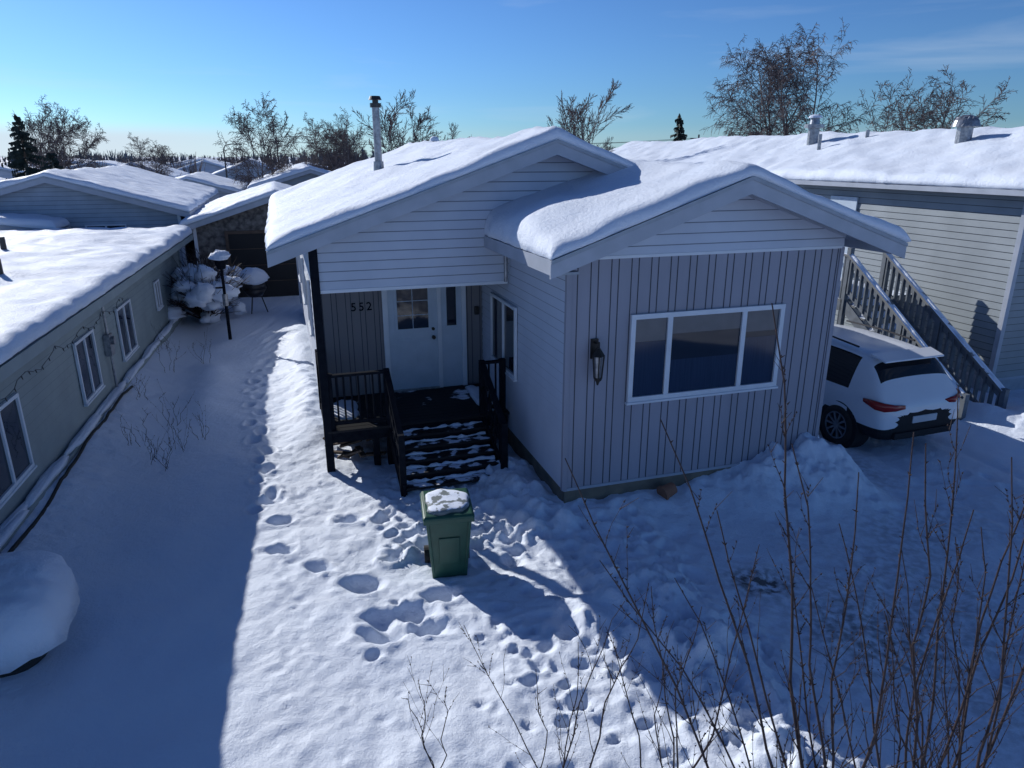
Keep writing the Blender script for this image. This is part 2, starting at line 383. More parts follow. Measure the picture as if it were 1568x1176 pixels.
for c in (5.75,7.25):
    cc=c+.10*np.maximum(-Lg,0)*(-.6)
    Z-= .04*np.exp(-((Sg-cc)/.13)**2)*ss(Sg,3,4.5)*(1-ss(Lg,5,7))*ss(Lg,-8,-6)
n,m=X.shape
me=bpy.data.meshes.new("snow_ground")
co=np.stack([X.ravel(),Y.ravel(),Z.ravel()],1)
idx=np.arange(n*m).reshape(n,m)
F=np.stack([idx[:-1,:-1],idx[1:,:-1],idx[1:,1:],idx[:-1,1:]],-1).reshape(-1,4)
me.vertices.add(n*m);me.vertices.foreach_set("co",co.ravel())
me.loops.add(F.size);me.loops.foreach_set("vertex_index",F.ravel().astype(np.int32))
me.polygons.add(len(F));me.polygons.foreach_set("loop_start",np.arange(0,F.size,4,dtype=np.int32))
me.polygons.foreach_set("use_smooth",np.ones(len(F),bool))
me.update(calc_edges=True);me.validate()
at=me.attributes.new("dirt",'FLOAT','POINT')
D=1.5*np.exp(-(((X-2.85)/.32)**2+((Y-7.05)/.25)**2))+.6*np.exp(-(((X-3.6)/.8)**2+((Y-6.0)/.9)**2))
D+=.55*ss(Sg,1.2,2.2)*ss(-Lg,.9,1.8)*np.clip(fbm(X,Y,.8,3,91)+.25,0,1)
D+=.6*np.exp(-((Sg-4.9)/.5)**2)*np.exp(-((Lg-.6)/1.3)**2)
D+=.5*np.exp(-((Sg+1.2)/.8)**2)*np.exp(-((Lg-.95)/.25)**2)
at.data.foreach_set("value",D.ravel().astype(np.float32))
me.materials.append(GSNOW)
ground=bpy.data.objects.new("snow_ground",me);COL.objects.link(ground)

# ------------------------------------------------------------------ main home
H=empty("mobile_home",0,0,0)
AP,ZA,P=.6,4.82,.35
clipM=lambda z:(AP-(ZA-.06-z)/P,AP+(ZA-.06-z)/P)
P2,ZA2=2.2,4.36
clipP=lambda z:(P2-(ZA2-.06-z)/P,P2+(ZA2-.06-z)/P)
mb=MB()
mb.box(-2.88,4.08,4.02,14.3,0,3.38); mb.box(.02,4.08,.06,4.02,.0,3.38)
mb.obj("wall_core",SOFF,H)
mb=MB()
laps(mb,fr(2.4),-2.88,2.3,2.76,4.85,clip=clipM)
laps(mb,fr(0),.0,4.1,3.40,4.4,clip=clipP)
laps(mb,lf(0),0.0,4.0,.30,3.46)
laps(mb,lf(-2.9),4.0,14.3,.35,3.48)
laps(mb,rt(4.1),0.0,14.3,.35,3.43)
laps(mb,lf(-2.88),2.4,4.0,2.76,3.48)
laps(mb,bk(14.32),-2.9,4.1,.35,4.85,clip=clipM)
mb.obj("lap_siding",[WHITE,LAPSHADE],H)
mb=MB()
mb.hexa([(-2.86,2.42,2.78),(-.03,2.42,2.78),(-.03,2.5,2.78),(-2.86,2.5,2.78),(-2.86,2.42,3.45),(-.03,2.42,3.9),(-.03,2.5,3.9),(-2.86,2.5,3.45)])
mb.box(-2.86,.0,2.5,4.0,2.80,2.86)
mb.obj("porch_ceiling",SOFF,H)
mb=MB()
for x,y in ((-2.92,14.3),(4.09,14.3)): mb.box(x-.05,x+.05,y-.02,y+.05,.3,3.42)
mb.box(-2.93,-2.85,3.93,4.03,.3,3.42)
mb.box(-.09,-.03,2.375,2.45,2.72,3.5)
mb.box(-2.88,-.03,2.37,2.42,2.715,2.765)
mb.box(0.05,4.07,-.025,.0,3.385,3.425)
mb.obj("corner_trim",WTRIM,H,bevel=.004)
mb=MB(); mb.box(-.026,.045,-.014,.05,.28,3.45); mb.box(4.06,4.125,-.014,.05,.28,3.40); mb.obj("corner_posts",VGREY,H,bevel=.004)
mb=MB(); vsiding(mb,fr(0),.05,4.05,.30,3.385); mb.obj("front_siding",[VGREY,GROOVE],H)
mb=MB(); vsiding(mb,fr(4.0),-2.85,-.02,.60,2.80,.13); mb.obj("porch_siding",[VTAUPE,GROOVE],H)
mb=MB(); mb.box(.02,4.08,.01,.06,-.2,.285); mb.box(.01,.06,.06,4,-.2,.285); mb.box(-2.87,-2.8,4,14.3,-.2,.34)
mb.box(0,4.1,-.012,.012,.27,.31,1)
mb.obj("skirting",[SKIRT,TRIM],H)
mb=MB(); mb.cyl((1.42,-.20,.12),(1.60,-.16,.16),.10,.085,16); mb.cyl((1.40,-.204,.115),(1.43,-.198,.122),.115,.115,16); mb.obj("clay_pot",TERRA,H)
def swell(Xq,Yq): return .16*np.exp(-((Xq-.1)/.9)**2)*np.exp(-((Yq-1.0)/1.2)**2)+.14*ss(Yq,1.6,2.6)*(1-ss(Xq,1.5,2.4))
gable_roof("main_roof",H,-3.5,4.7,AP,ZA,P,P,2.02,14.6,snow=.15,seed=5,fh=.2)
gable_roof("front_roof",H,-.38,4.72,P2,ZA2,P,P,-.42,3.2,snow=.16,seed=12,fh=.2,back=False,extra=swell)
mb=MB()
for sa,za,a0,a1,y in ((AP,ZA,-2.9,2.2,2.4),(P2,ZA2,0,4.1,0)):
    for (x0,x1) in ((a0,sa),(sa,a1)):
        z0=za-P*abs(sa-x0)-.062; z1=za-P*abs(sa-x1)-.062
        mb.hexa([(x0,y-.03,z0-.1),(x1,y-.03,z1-.1),(x1,y,z1-.1),(x0,y,z0-.1),(x0,y-.03,z0),(x1,y-.03,z1),(x1,y,z1),(x0,y,z0)])
mb.obj("frieze",TRIM,H)
mb=MB(); mb.box(-.36,-.03,-.40,2.0,3.28,3.31); mb.obj("eave_soffit",SOFF,H)
mb=MB(); mb.box(-.38,-.02,2.02,2.1,3.29,3.48); mb.obj("eave_return",WTRIM,H)
mb=MB(); mb.cyl((-.075,2.36,2.75),(-.075,2.36,3.5),.03,.03,8); mb.obj("downpipe",METAL,H)
f0=fr(0)
window(H,f0,.87,3.22,1.47,2.66,(1.44,2.58),.065,"front_window",base=.008,
  curt=((.935,1.40,1.535,2.28),(1.48,2.54,1.535,2.0),(2.62,3.15,1.535,2.22)),
  refl=((.94,1.40,2.285,2.59),(1.485,2.54,2.36,2.59),(2.62,3.15,2.30,2.59)))  # upper strips paint a grey reflection on the glass
window(H,lf(0),1.95,3.3,1.28,2.42,(2.6,),.05,"side_window",base=.022)
for a in (5.0,8.0,11.0): window(H,lf(-2.9),a,a+1.1,1.5,2.5,(a+.55,),.05,"side_window",base=.022)
mb=MB(); fd=fr(4.0)
mb.mbox(fd,-1.79,-1.70,.6,2.66,.0,.05); mb.mbox(fd,-.40,-.32,.6,2.66,.0,.05); mb.mbox(fd,-1.79,-.32,2.66,2.76,.0,.05)
mb.mbox(fd,-.84,-.77,.6,2.66,.0,.045); mb.mbox(fd,-1.70,-.84,.6,2.66,.0,.02,1)
mb.mbox(fd,-.77,-.40,.6,2.66,0,.02,2)
mb.mbox(fd,-1.59,-.95,1.68,2.52,.02,.036,1); mb.mbox(fd,-1.54,-1.0,1.73,2.47,.03,.04,3)
mb.mbox(fd,-1.28,-1.268,1.73,2.47,.04,.045,1)
for z in (1.97,2.22): mb.mbox(fd,-1.54,-1.0,z-.006,z+.006,.04,.044,1)
for a0,a1 in ((-1.58,-1.31),(-1.22,-.96)):
    for z0,z1 in ((.75,1.02),(1.12,1.55)):
        mb.mbox(fd,a0,a1,z0,z1,.02,.028,1); mb.mbox(fd,a0+.04,a1-.04,z0+.04,z1-.04,.028,.036,1)
mb.mbox(fd,-.70,-.47,1.7,2.55,.02,.035,1); mb.mbox(fd,-.67,-.50,1.74,2.51,.034,.04,3)
mb.mbox(fd,-1.70,-.84,.60,.63,.02,.07,4)
mb.obj("front_door",[WTRIM,DOORW,DOORW,GLASS,METAL],H,bevel=.004)
mb=MB(); mb.cyl((-.92,3.98,1.55),(-.92,3.92,1.55),.03,.035,12); mb.cyl((-.92,3.98,1.70),(-.92,3.95,1.70),.028,.028,12); mb.obj("door_knob",BRASS,H)
for i,c in enumerate("552"):
    t=bpy.data.curves.new("num","FONT"); t.body=c; t.size=.2; t.extrude=.008
    o=bpy.data.objects.new("house_number_"+str(i),t); COL.objects.link(o); o.data.materials.append(BLACK)
    o.parent=H; o.location=(-2.32+i*.13,3.985,2.10); o.rotation_euler=(math.pi/2,0,0)
mb=MB(); mb.mbox(fd,-.16,-.08,1.9,2.05,0,.05); mb.mbox(fd,-.23,-.13,2.55,2.7,0,.10); mb.obj("porch_fittings",BRASS,H,bevel=.01)
mb=MB(); a=.37
mb.mbox(f0,a-.05,a+.05,2.12,2.38,.007,.035); mb.beam((a,-.03,2.33),(a,-.16,2.36),.025,.025); mb.beam((a,-.16,2.36),(a,-.16,2.28),.02,.02)
mb.cyl((a,-.16,2.19),(a,-.16,2.29),.085,.02,6); mb.cyl((a,-.16,1.86),(a,-.16,1.90),.045,.06,6); mb.cyl((a,-.16,1.80),(a,-.16,1.86),.01,.03,6)
for i in range(6):
    t=i*math.pi/3+.2; mb.beam((a+.055*math.cos(t),-.16+.055*math.sin(t),1.9),(a+.078*math.cos(t),-.16+.078*math.sin(t),2.19),.012,.012)
mb.cyl((a,-.16,1.9),(a,-.16,2.18),.04,.06,6,1)
mb.obj("wall_lantern",[BRASS,METAL],H)
mb=MB(); mb.cyl((-1.3,7.1,4.1),(-1.3,7.1,5.55),.075,.075,16); mb.cyl((-1.3,7.1,4.1),(-1.3,7.1,4.5),.12,.10,16)
mb.cyl((-1.3,7.1,5.52),(-1.3,7.1,5.60),.11,.11,16,1); mb.cyl((-1.3,7.1,5.60),(-1.3,7.1,5.66),.06,.06,16,1); mb.cyl((-1.3,7.1,5.66),(-1.3,7.1,5.73),.13,.10,16,1)
mb.obj("chimney_pipe",[METAL,DMETAL],H,smooth=False)
for s_,l_,r_ in ((2.9,5.2,.09),(.9,12,.08)):
    mb=MB(); z=ZA-P*abs(s_-AP)
    mb.cyl((s_,l_,z),(s_,l_,z+.28),r_,r_,12); mb.dome(s_,l_,z+.28,r_*1.6,r_*1.6,.12,2.2,mi=1); mb.obj("roof_vent",[METAL,SNOW],H)
mb=MB()
mb.box(-2.98,-2.86,2.34,2.46,-.2,3.36)
DZ=.60
mb.box(-2.95,-.05,2.36,2.40,DZ-.20,DZ-.03)
mb.box(-2.95,-2.90,2.4,4.0,DZ-.20,DZ-.03)
for x,y in ((-2.2,2.42),(-1.98,2.42),(-.5,2.42)): mb.box(x-.05,x+.05,y-.04,y+.05,-.2,DZ-.05)
def railing(mb,p,q,h,nb,post=True,wpost=.09,bal=.028):
    p=Vector(p);q=Vector(q);up=Vector((0,0,h))
    mb.beam(p+up,q+up,.09,.04); mb.beam(p+Vector((0,0,.10)),q+Vector((0,0,.10)),.04,.06)
    for i in range(1,nb):
        c=p.lerp(q,i/nb); mb.beam(c+Vector((0,0,.10)),c+up-Vector((0,0,.02)),bal,bal)
    if post:
        for c in (p,q): mb.box(c.x-wpost/2,c.x+wpost/2,c.y-wpost/2,c.y+wpost/2,c.z-.15,c.z+h+.04)
railing(mb,(-2.85,2.42,DZ),(-1.98,2.42,DZ),.86,8)
railing(mb,(-2.92,2.5,DZ),(-2.92,3.9,DZ),.86,12)
railing(mb,(-.46,2.42,DZ),(-.12,2.42,DZ),.86,3)
for x in (-1.98,-.46):
    a=Vector((x,2.40,DZ+.86));b=Vector((x,1.22,DZ+.22))
    mb.beam(a,b,.09,.05); mb.beam(a-Vector((0,0,.42)),b-Vector((0,0,.38)),.04,.09)
    mb.box(x-.045,x+.045,1.18,1.28,-.2,DZ+.27)
    for i in range(1,5):
        c=a.lerp(b,i/5); mb.beam(c,c-Vector((0,0,.72)),.03,.03)
    mb.hexa([(x-.02,1.15,-.2),(x+.02,1.15,-.2),(x+.02,2.38,.3),(x-.02,2.38,.3),(x-.02,1.15,.12),(x+.02,1.15,.12),(x+.02,2.38,.58),(x-.02,2.38,.58)])
mb.obj("porch_rails",BLACK,H,bevel=.004)
mb=MB()
y=2.34
while y<3.98: mb.box(-2.93,-.02,y,min(y+.13,3.99),DZ-.035,DZ); y+=.138
mb.obj("porch_deck",DECK,H,bevel=.003)
mb=MB()
for i in range(5):
    z=DZ-.108*(i+1); y1=2.36-.235*i
    mb.box(-1.95,-.49,y1-.27,y1-.14,z-.04,z); mb.box(-1.95,-.49,y1-.13,y1-.0,z-.04,z)
    mb.box(-1.94,-.50,y1-.01,y1+.01,z,z+.068,1)
mb.obj("porch_steps",[TREAD,BLACK],H,bevel=.004)
mb=MB(); rr=random.Random(8)
for i in range(5):
    z=DZ-.108*(i+1); y1=2.36-.235*i
    nn=44; pts=[];rad=[]
    for j in range(nn):
        x=-1.93+1.42*j/(nn-1); r=.022+.05*float(vn(np.array([j*.45+i*9.]),np.array([i*3.3]),4)[0])+rr.uniform(-.004,.004); pts.append((x,y1-.055-.02*math.sin(j*.4+i),z)); rad.append(max(.004,r))
    mb.tube(pts,rad,8)
mb.obj("step_snow",SNOW,H,smooth=True)
mb=MB(); rr=random.Random(5)
for i in range(16):
    x=rr.uniform(-2.8,-2.1);y=rr.uniform(2.5,3.3); mb.beam((x,y,.05+rr.uniform(0,.2)),(x+rr.uniform(-.4,.4),y+rr.uniform(-.3,.3),.05+rr.uniform(0,.25)),.09,.03)
mb.obj("stored_lumber",BROWN,H)
mb=MB(); mb.dome(-.25,3.2,DZ,.20,.70,.07,2,seed=3,jit=.10); mb.dome(-2.6,3.3,DZ,.26,.5,.06,2,seed=6,jit=.10); mb.obj("porch_snow",SNOW,H,smooth=True)

# ------------------------------------------------------------------ neighbouring houses
def house(name,s0,s1,l0,l1,ze,za,wall,ov=.3,snow=.28,seed=1,trim=None,lap=.135,skirt=True,wins=(),fh=.18,apx=None,lap_line=None):
    sc=(s0+s1)/2 if apx is None else apx
    e=empty(name,(s0+s1)/2,(l0+l1)/2,0)
    p=(za-ze)/(sc-s0+ov); pR=(za-ze)/(s1+ov-sc)
    mb=MB(); top=ze+p*ov*.5
    mb.box(s0+.02,s1-.02,l0+.02,l1-.02,-.3,min(ze,top)); mb.obj("wall_core",SOFF,e)
    mb=MB(); clip=lambda z:(sc-(za-.06-z)/p,sc+(za-.06-z)/pR)
    z0=.3 if skirt else 0
    laps(mb,fr(l0),s0,s1,z0,za,lap,clip); laps(mb,bk(l1),s0,s1,z0,za,lap,clip)
    laps(mb,lf(s0),l0,l1,z0,ze+.02,lap); laps(mb,rt(s1),l0,l1,z0,ze+.02,lap)
    mb.obj("lap_siding",[wall,lap_line or LAPSHADE],e)
    mb=MB()
    for x in (s0,s1):
        for y in (l0,l1): mb.box(x-.05,x+.05,y-.05,y+.05,z0-.02,ze)
    mb.box(s0-.03,s1+.03,l0-.03,l1+.03,z0-.05,z0)
    mb.obj("corner_trim",trim or WTRIM,e)
    if snow>=0: gable_roof("roof",e,s0-ov,s1+ov,sc,za,p,pR,l0-ov,l1+ov,snow=snow,seed=seed,fh=fh,trim=trim)
    for (side,a0,a1,b0,b1) in wins:
        f={'f':fr(l0),'l':lf(s0),'r':rt(s1)}[side]
        window(e,f,a0,a1,b0,b1,((a0+a1)/2,),.05,base=.022)
    return e
SSHADE=mat("sage_lap_shade",(0.13,0.165,0.18),.8); GSHADE=mat("grey_lap_shade",(0.10,0.12,0.14),.8)  # darker wall tones painting the lap shadow on sage and grey siding
N1=house("mobile_home",-11.2,-6.83,-2.2,15.6,2.32,2.44,SAGE,ov=.40,snow=.22,seed=21,trim=SAGE,lap_line=SSHADE,
  wins=(('r',1.1,2.4,.6,1.65),('r',4.9,6.0,.62,1.68),('r',7.7,8.9,.62,1.68),('r',11.5,12.1,.9,1.6),('f',-10,-8.5,.8,1.8)))
mb=MB(); mb.box(-6.83,-6.66,-2.2,14.6,.22,.30); mb.box(-6.80,-6.70,-2.2,14.6,-.2,.22); mb.obj("skirt_ledge",SAGE,N1)
mb=MB()
for i in range(9): mb.dome(-6.72,-1+i*1.8,.30,.09,1.0+.15*math.sin(i*2),.07,2.4,seed=i,jit=.10)
mb.obj("ledge_snow",SNOW,N1,smooth=True)
mb=MB()
pts=[]
for i in range(40):
    l_=-2+9*i/39; xx,yy,_=W2(-6.55,l_); pts.append((-6.58+.03*math.sin(l_*1.1),l_,g1(xx,yy)+.03+.02*math.sin(l_*2.3)))
mb.tube(pts,[.024]*40,8)
mb.obj("drain_hose",RUBBER,N1,smooth=True)
mb=MB()
mb.box(-6.81,-6.70,6.6,6.85,1.0,1.4); mb.cyl((-6.75,6.72,1.4),(-6.75,6.72,2.2),.025,.025,8); mb.cyl((-6.75,6.72,.2),(-6.75,6.72,1.0),.025,.025,8)
mb.cyl((-6.70,6.72,1.28),(-6.64,6.72,1.28),.08,.08,14); mb.obj("electric_meter",METAL,N1)
mb=MB(); pts=[]; rr=random.Random(3)
for i in range(70):
    l_=-2+i*.13; pts.append((-6.42+.02*rr.uniform(-1,1),l_,2.12-.13*abs(math.sin(i*.33))-.03*rr.random()))
mb.tube(pts,[.005]*70,4)
for i in range(0,69,2):
    p_=pts[i]; mb.cyl(p_,(p_[0]+.01,p_[1],p_[2]-.045),.010,.005,5)
mb.obj("string_lights",DMETAL,N1)
mb=MB()
for s_,l_ in ((-8.2,6.5),(-9.5,10.5)): mb.cyl((s_,l_,2.3),(s_,l_,2.9),.06,.06,10)
mb.obj("vent_pipes",DMETAL,N1)
N1.rotation_euler.z=TH-math.radians(2.2); N1.location.x+=.13*CT; N1.location.y+=.13*ST
house("mobile_home",-13.7,-6.5,18.2,31,2.85,4.0,BLUEW,ov=.35,snow=.18,seed=31,wins=(('f',-9.3,-8.1,1.5,2.5),))
house("shed",-14.5,-9.9,16.6,17.8,2.5,2.85,BROWN,ov=.2,snow=.22,seed=33)
G=house("garage",-6.0,-.8,17.4,24,2.45,3.4,STONE,ov=.35,snow=.20,seed=35,skirt=False,lap=.3,lap_line=STONE)
mb=MB(); mb.mbox(fr(17.4),-5.0,-2.0,0,2.15,.02,.06,0)
for z in (.55,1.1,1.65): mb.mbox(fr(17.4),-5.0,-2.0,z-.01,z+.01,.06,.07,1)
mb.mbox(fr(17.4),-5.1,-5.0,0,2.25,.02,.09,1); mb.mbox(fr(17.4),-5.0,-2.0,2.15,2.25,.02,.09,1)
mb.obj("garage_door",[DARK,BROWN],G)
house("mobile_home",-10.5,-5.5,36,46,2.6,3.4,BLUEW,snow=.2,seed=37,wins=(('f',-8,-6.8,1.2,2.1),))
house("mobile_home",-4.5,1.5,34,46,2.9,3.9,GREYS,snow=.2,seed=39)
house("mobile_home",-26,-16,36,43,2.6,3.6,WHITE,snow=.2,seed=41,wins=(('f',-22,-20,1.2,2.1),))
house("mobile_home",-22,-15,22,33,2.6,3.3,GREYS,snow=.2,seed=42,wins=(('f',-20,-18,1.2,2.1),))
N2=house("mobile_home",10.1,16.2,2.0,24,4.0,5.10,GREYS,ov=.35,snow=.20,seed=51,lap=.14,fh=.12,trim=TRIM,lap_line=GSHADE,wins=(('f',12,14,1.5,2.8),('l',9,10.2,1.9,2.9)))
mb=MB()
mb.cyl((12.1,10.5,4.6),(12.1,10.5,5.45),.16,.16,14); mb.cyl((12.1,10.5,5.4),(12.1,10.5,5.50),.28,.28,14); mb.cyl((12.1,10.5,5.50),(12.1,10.5,5.68),.15,.12,14)
mb.dome(12.1,10.5,5.68,.2,.2,.1,2,mi=1); mb.cyl((11.6,9.6,4.5),(11.6,9.6,5.2),.05,.05,8); mb.cyl((12.6,8.9,4.7),(12.6,8.9,5.3),.05,.05,8)
mb.dome(12.0,5.3,5.25,.30,.30,.26,2,mi=0); mb.cyl((12.0,5.3,4.6),(12.0,5.3,5.26),.17,.17,14)
for i in range(14):
    t=i*6.283/14; mb.beam((12.0+.30*math.cos(t),5.3+.30*math.sin(t),5.25),(12.0+.20*math.cos(t+.5),5.3+.20*math.sin(t+.5),5.46),.02,.02)
mb.obj("roof_vents",[METAL,SNOW],N2)
mb=MB(); mb.mbox(lf(10.1),6.2,7.1,1.65,3.65,.02,.06); mb.obj("side_door",DOORW,N2)
hr=random.Random(11)
for (s,l,w,d,m_) in [(-30,60,10,6,WHITE),(-18,62,6,12,GREYS),(-9,64,7,11,BLUEW),(-42,78,9,9,BLUEW),(-28,84,12,7,GREYS),(-15,90,7,12,WHITE),(-3,80,7,12,GREYS),(-52,100,12,8,WHITE),(-36,110,10,10,BROWN),(-20,118,12,8,BLUEW),(8,60,8,12,WHITE),(20,66,7,12,GREYS),(-60,70,8,12,GREYS),(-66,120,14,9,BLUEW),(34,60,10,8,BLUEW),(-34,47,9,7,BLUEW),(-44,58,8,9,GREYS),(-75,150,16,9,BLUEW),(-50,160,14,10,WHITE),(-25,155,14,9,BLUEW)]:
    house("distant_house",s,s+w,l,l+d,2.7,3.7+hr.uniform(-.1,.5),m_,snow=.2,seed=int(s+100),lap=.4,wins=(('f',s+1,s+2.4,1.2,2.1),('f',s+w-2.4,s+w-1,1.2,2.1)))

# ------------------------------------------------------------------ staircase on the right
E=empty("wooden_staircase",8.7,2.6,0)
mb=MB()
def zst(l,off): return .5+ (l-1.08)*.672+off
for x,lb,lt in ((9.17,1.0,4.2),(8.2,1.0,4.2)):
    mb.beam((x,lb,zst(lb,0)),(x,lt,zst(lt,0)),.14,.05,1)
    mb.beam((x,lb,zst(lb,-.12)),(x,lt,zst(lt,-.12)),.04,.10); mb.beam((x,lb,zst(lb,-.72)),(x,lt,zst(lt,-.72)),.04,.10)
    k=lb+.06
    while k<lt: mb.beam((x,k,zst(k,-.75)),(x,k,zst(k,-.05)),.035,.09); k+=.16
    mb.beam((x,lb-.03,-.25),(x,lb-.03,zst(lb,.06)),.1,.1); mb.beam((x,lt,-.2),(x,lt,zst(lt,.15)),.1,.1); mb.beam((x,2.6,-.2),(x,2.6,zst(2.6,.0)),.1,.1)
    mb.hexa([(x-.02,lb,zst(lb,-1.2)),(x+.02,lb,zst(lb,-1.2)),(x+.02,lt,zst(lt,-1.2)),(x-.02,lt,zst(lt,-1.2)),(x-.02,lb,zst(lb,-.92)),(x+.02,lb,zst(lb,-.92)),(x+.02,lt,zst(lt,-.92)),(x-.02,lt,zst(lt,-.92))])
for i in range(10):
    l_=1.3+i*.3; z=zst(l_,-.92)
    mb.box(8.2,9.17,l_-.15,l_+.14,z-.04,z,1)
mb.box(8.15,10.08,4.2,7.4,1.58,1.64,1)
mb.box(8.15,8.2,4.2,7.4,1.4,1.58)
for x,y in ((8.2,7.35),(8.2,5.8),(9.9,7.3)): mb.box(x-.05,x+.05,y-.05,y+.05,-.2,2.6)
mb.beam((8.2,4.2,2.58),(8.2,7.4,2.58),.12,.05,1); mb.beam((8.2,7.38,2.58),(10.05,7.38,2.58),.12,.05,1)
k=4.3
while k<7.3: mb.beam((8.2,k,1.64),(8.2,k,2.56),.035,.08); k+=.16
for i in range(16): mb.beam((8.17,4.25+i*.2,.0),(8.17,4.25+i*.2,1.4),.02,.05)
mb.obj("stairs",[mat("stair_timber",(0.15,0.175,0.21),.7,(0.10,0.12,0.145),6),RAILSNOW],E)
mb=MB()
for i in range(10):
    l_=1.3+i*.3; z=zst(l_,-.92); mb.dome(8.68,l_,z,.44,.12,.09,3,seed=i,jit=.05)
mb.dome(9.0,5.8,1.64,.8,1.5,.2,3,seed=20,jit=.04)
for x in (9.17,8.2):
    pts=[];rad=[]
    for i in range(50):
        l_=1.02+3.15*i/49; pts.append((x,l_,zst(l_,.028))); rad.append(max(.006,.028+.07*float(vn(np.array([i*.5+x]),np.array([x]),8)[0])))
    mb.tube(pts,rad,6)
mb.obj("stair_snow",SNOW,E,smooth=True)

# ------------------------------------------------------------------ parked car
def build_car(s,l,z,rot):
    e=empty("parked_car",s,l,z,rot=TH+rot); e["org"]=(0,0,0)
    st=[(0.00,.42,.60,.70,.74,.68,.78,.55),
        (0.05,.33,.74,.84,.88,.80,.94,.66),
        (0.14,.28,.80,.895,.98,.86,1.06,.74),
        (0.30,.26,.83,.915,1.00,.885,1.27,.74),
        (0.52,.26,.84,.92,1.01,.89,1.56,.68),
        (0.80,.26,.85,.925,1.01,.895,1.62,.67),
        (1.05,.26,.85,.925,1.00,.895,1.645,.67),
        (1.90,.25,.85,.925,.98,.895,1.665,.68),
        (2.00,.25,.85,.925,.98,.895,1.665,.68),
        (2.75,.25,.85,.925,.97,.89,1.62,.66),
        (2.95,.25,.85,.925,.97,.89,1.56,.66),
        (3.55,.25,.85,.92,.97,.88,1.09,.70),
        (4.05,.26,.83,.91,.93,.84,1.00,.66),
        (4.40,.28,.78,.86,.82,.76,.88,.6),
        (4.55,.34,.68,.74,.66,.66,.72,.5)]
    mb=MB(); rings=[]
    for (y,zb,wl,wm,bz,wb,rz,wr) in st:
        half=[(0,zb),(wl*.8,zb),(wl,zb+.06),(wm,zb+(bz-zb)*.35),(wm,zb+(bz-zb)*.70),(wb,bz),(wb*.45+wr*.55,bz*.42+rz*.58),(wr,rz-.05),(wr*.82,rz),(0,rz+.025)]
        rings.append([(x,y,z_) for x,z_ in half]+[(-x,y,z_) for x,z_ in half[-2:0:-1]])
    k=len(rings[0]); N=len(half)
    mb.v=[p for r in rings for p in r]
    for i in range(len(rings)-1):
        for j in range(k):
            jj=j if j<N-1 else k-1-j
            f=(i*k+j,i*k+(j+1)%k,(i+1)*k+(j+1)%k,(i+1)*k+j)
            m=0
            if jj in (0,1,2): m=2
            if jj in (5,6) and i in (5,6,8,9): m=1
            if jj in (7,8) and i in (3,10): m=1
            mb.f.append(f);mb.m.append(m)
    mb.f.append(tuple(range(k))[::-1]);mb.m.append(2)
    mb.f.append(tuple((len(rings)-1)*k+j for j in range(k)));mb.m.append(2)
    mb.obj("body",[CARW,CGLASS,CARB],e,smooth=True,sub=2)
    for wy in (.88,3.58):
        for sx in (-1,1):
            mb=MB(); x0=sx*.915
            mb.cyl((sx*.60,wy,.345),(x0+sx*.006,wy,.345),.43,.43,36)
            mb.obj("wheel_arch",CARB,e,smooth=False,bevel=.01)
            mb=MB()
            prof=[(.62,.19),(.62,.33),(.66,.355),(.90,.355),(.945,.33),(.95,.24),(.93,.225)]
            n=36;vv=[]
            for (px,pr) in prof:
                for i in range(n):
                    t=2*math.pi*i/n; vv.append((sx*px,wy+pr*math.cos(t),.345+pr*math.sin(t)))
            ff=[(a*n+i,a*n+(i+1)%n,(a+1)*n+(i+1)%n,(a+1)*n+i) for a in range(len(prof)-1) for i in range(n)]
            mb.quadset(vv,ff); mb.obj("tyre",RUBBER,e,smooth=True)
            mb=MB(); mb.cyl((sx*.84,wy,.345),(sx*.86,wy,.345),.235,.235,30,1)
            for i in range(10):
                t=2*math.pi*i/10; mb.beam((sx*.92,wy+.04*math.cos(t),.345+.04*math.sin(t)),(sx*.935,wy+.225*math.cos(t),.345+.225*math.sin(t)),.035,.03)
            mb.cyl((sx*.86,wy,.345),(sx*.945,wy,.345),.055,.05,14)
            for i in range(30):
                t=2*math.pi*i/30;t2=2*math.pi*(i+1)/30
                mb.beam((sx*.94,wy+.228*math.cos(t),.345+.228*math.sin(t)),(sx*.94,wy+.228*math.cos(t2),.345+.228*math.sin(t2)),.02,.02)
            mb.obj("rim",[METAL,DARK],e)
    for sx in (-1,1):
        mb=MB()
        P_=[(sx*.44,.02+.04),(sx*.66,.045),(sx*.82,.10),(sx*.895,.20),(sx*.915,.42)]
        vv=[]
        zs=[(.86,.92),(.85,.95),(.84,.98),(.86,1.0),(.93,.985)]
        for (px,py),(za,zb) in zip(P_,zs):
            vv+=[(px,py-.02,za),(px+sx*.004,py-.012,zb),]
        ff=[(2*i,2*i+2,2*i+3,2*i+1) for i in range(4)]
        mb.quadset(vv,ff); o=mb.obj("tail_lamp",RED,e,smooth=True)
        so=o.modifiers.new("t",'SOLIDIFY'); so.thickness=.03
    mb=MB(); mb.box(-.26,.26,-.012,.04,.60,.72); mb.obj("number_plate",BLANK,e,bevel=.01)
    mb=MB(); mb.box(-.62,.62,-.03,.1,.36,.47); mb.box(-.45,.45,.03,.06,.79,.805,1); mb.obj("rear_bumper_trim",[CARB,DMETAL],e,bevel=.02)
    mb=MB(); mb.hexa([(-.64,.36,1.545),(.64,.36,1.545),(.66,.66,1.60),(-.66,.66,1.60),(-.64,.36,1.575),(.64,.36,1.575),(.66,.66,1.645),(-.66,.66,1.645)]); mb.obj("spoiler",CARW,e,bevel=.012)
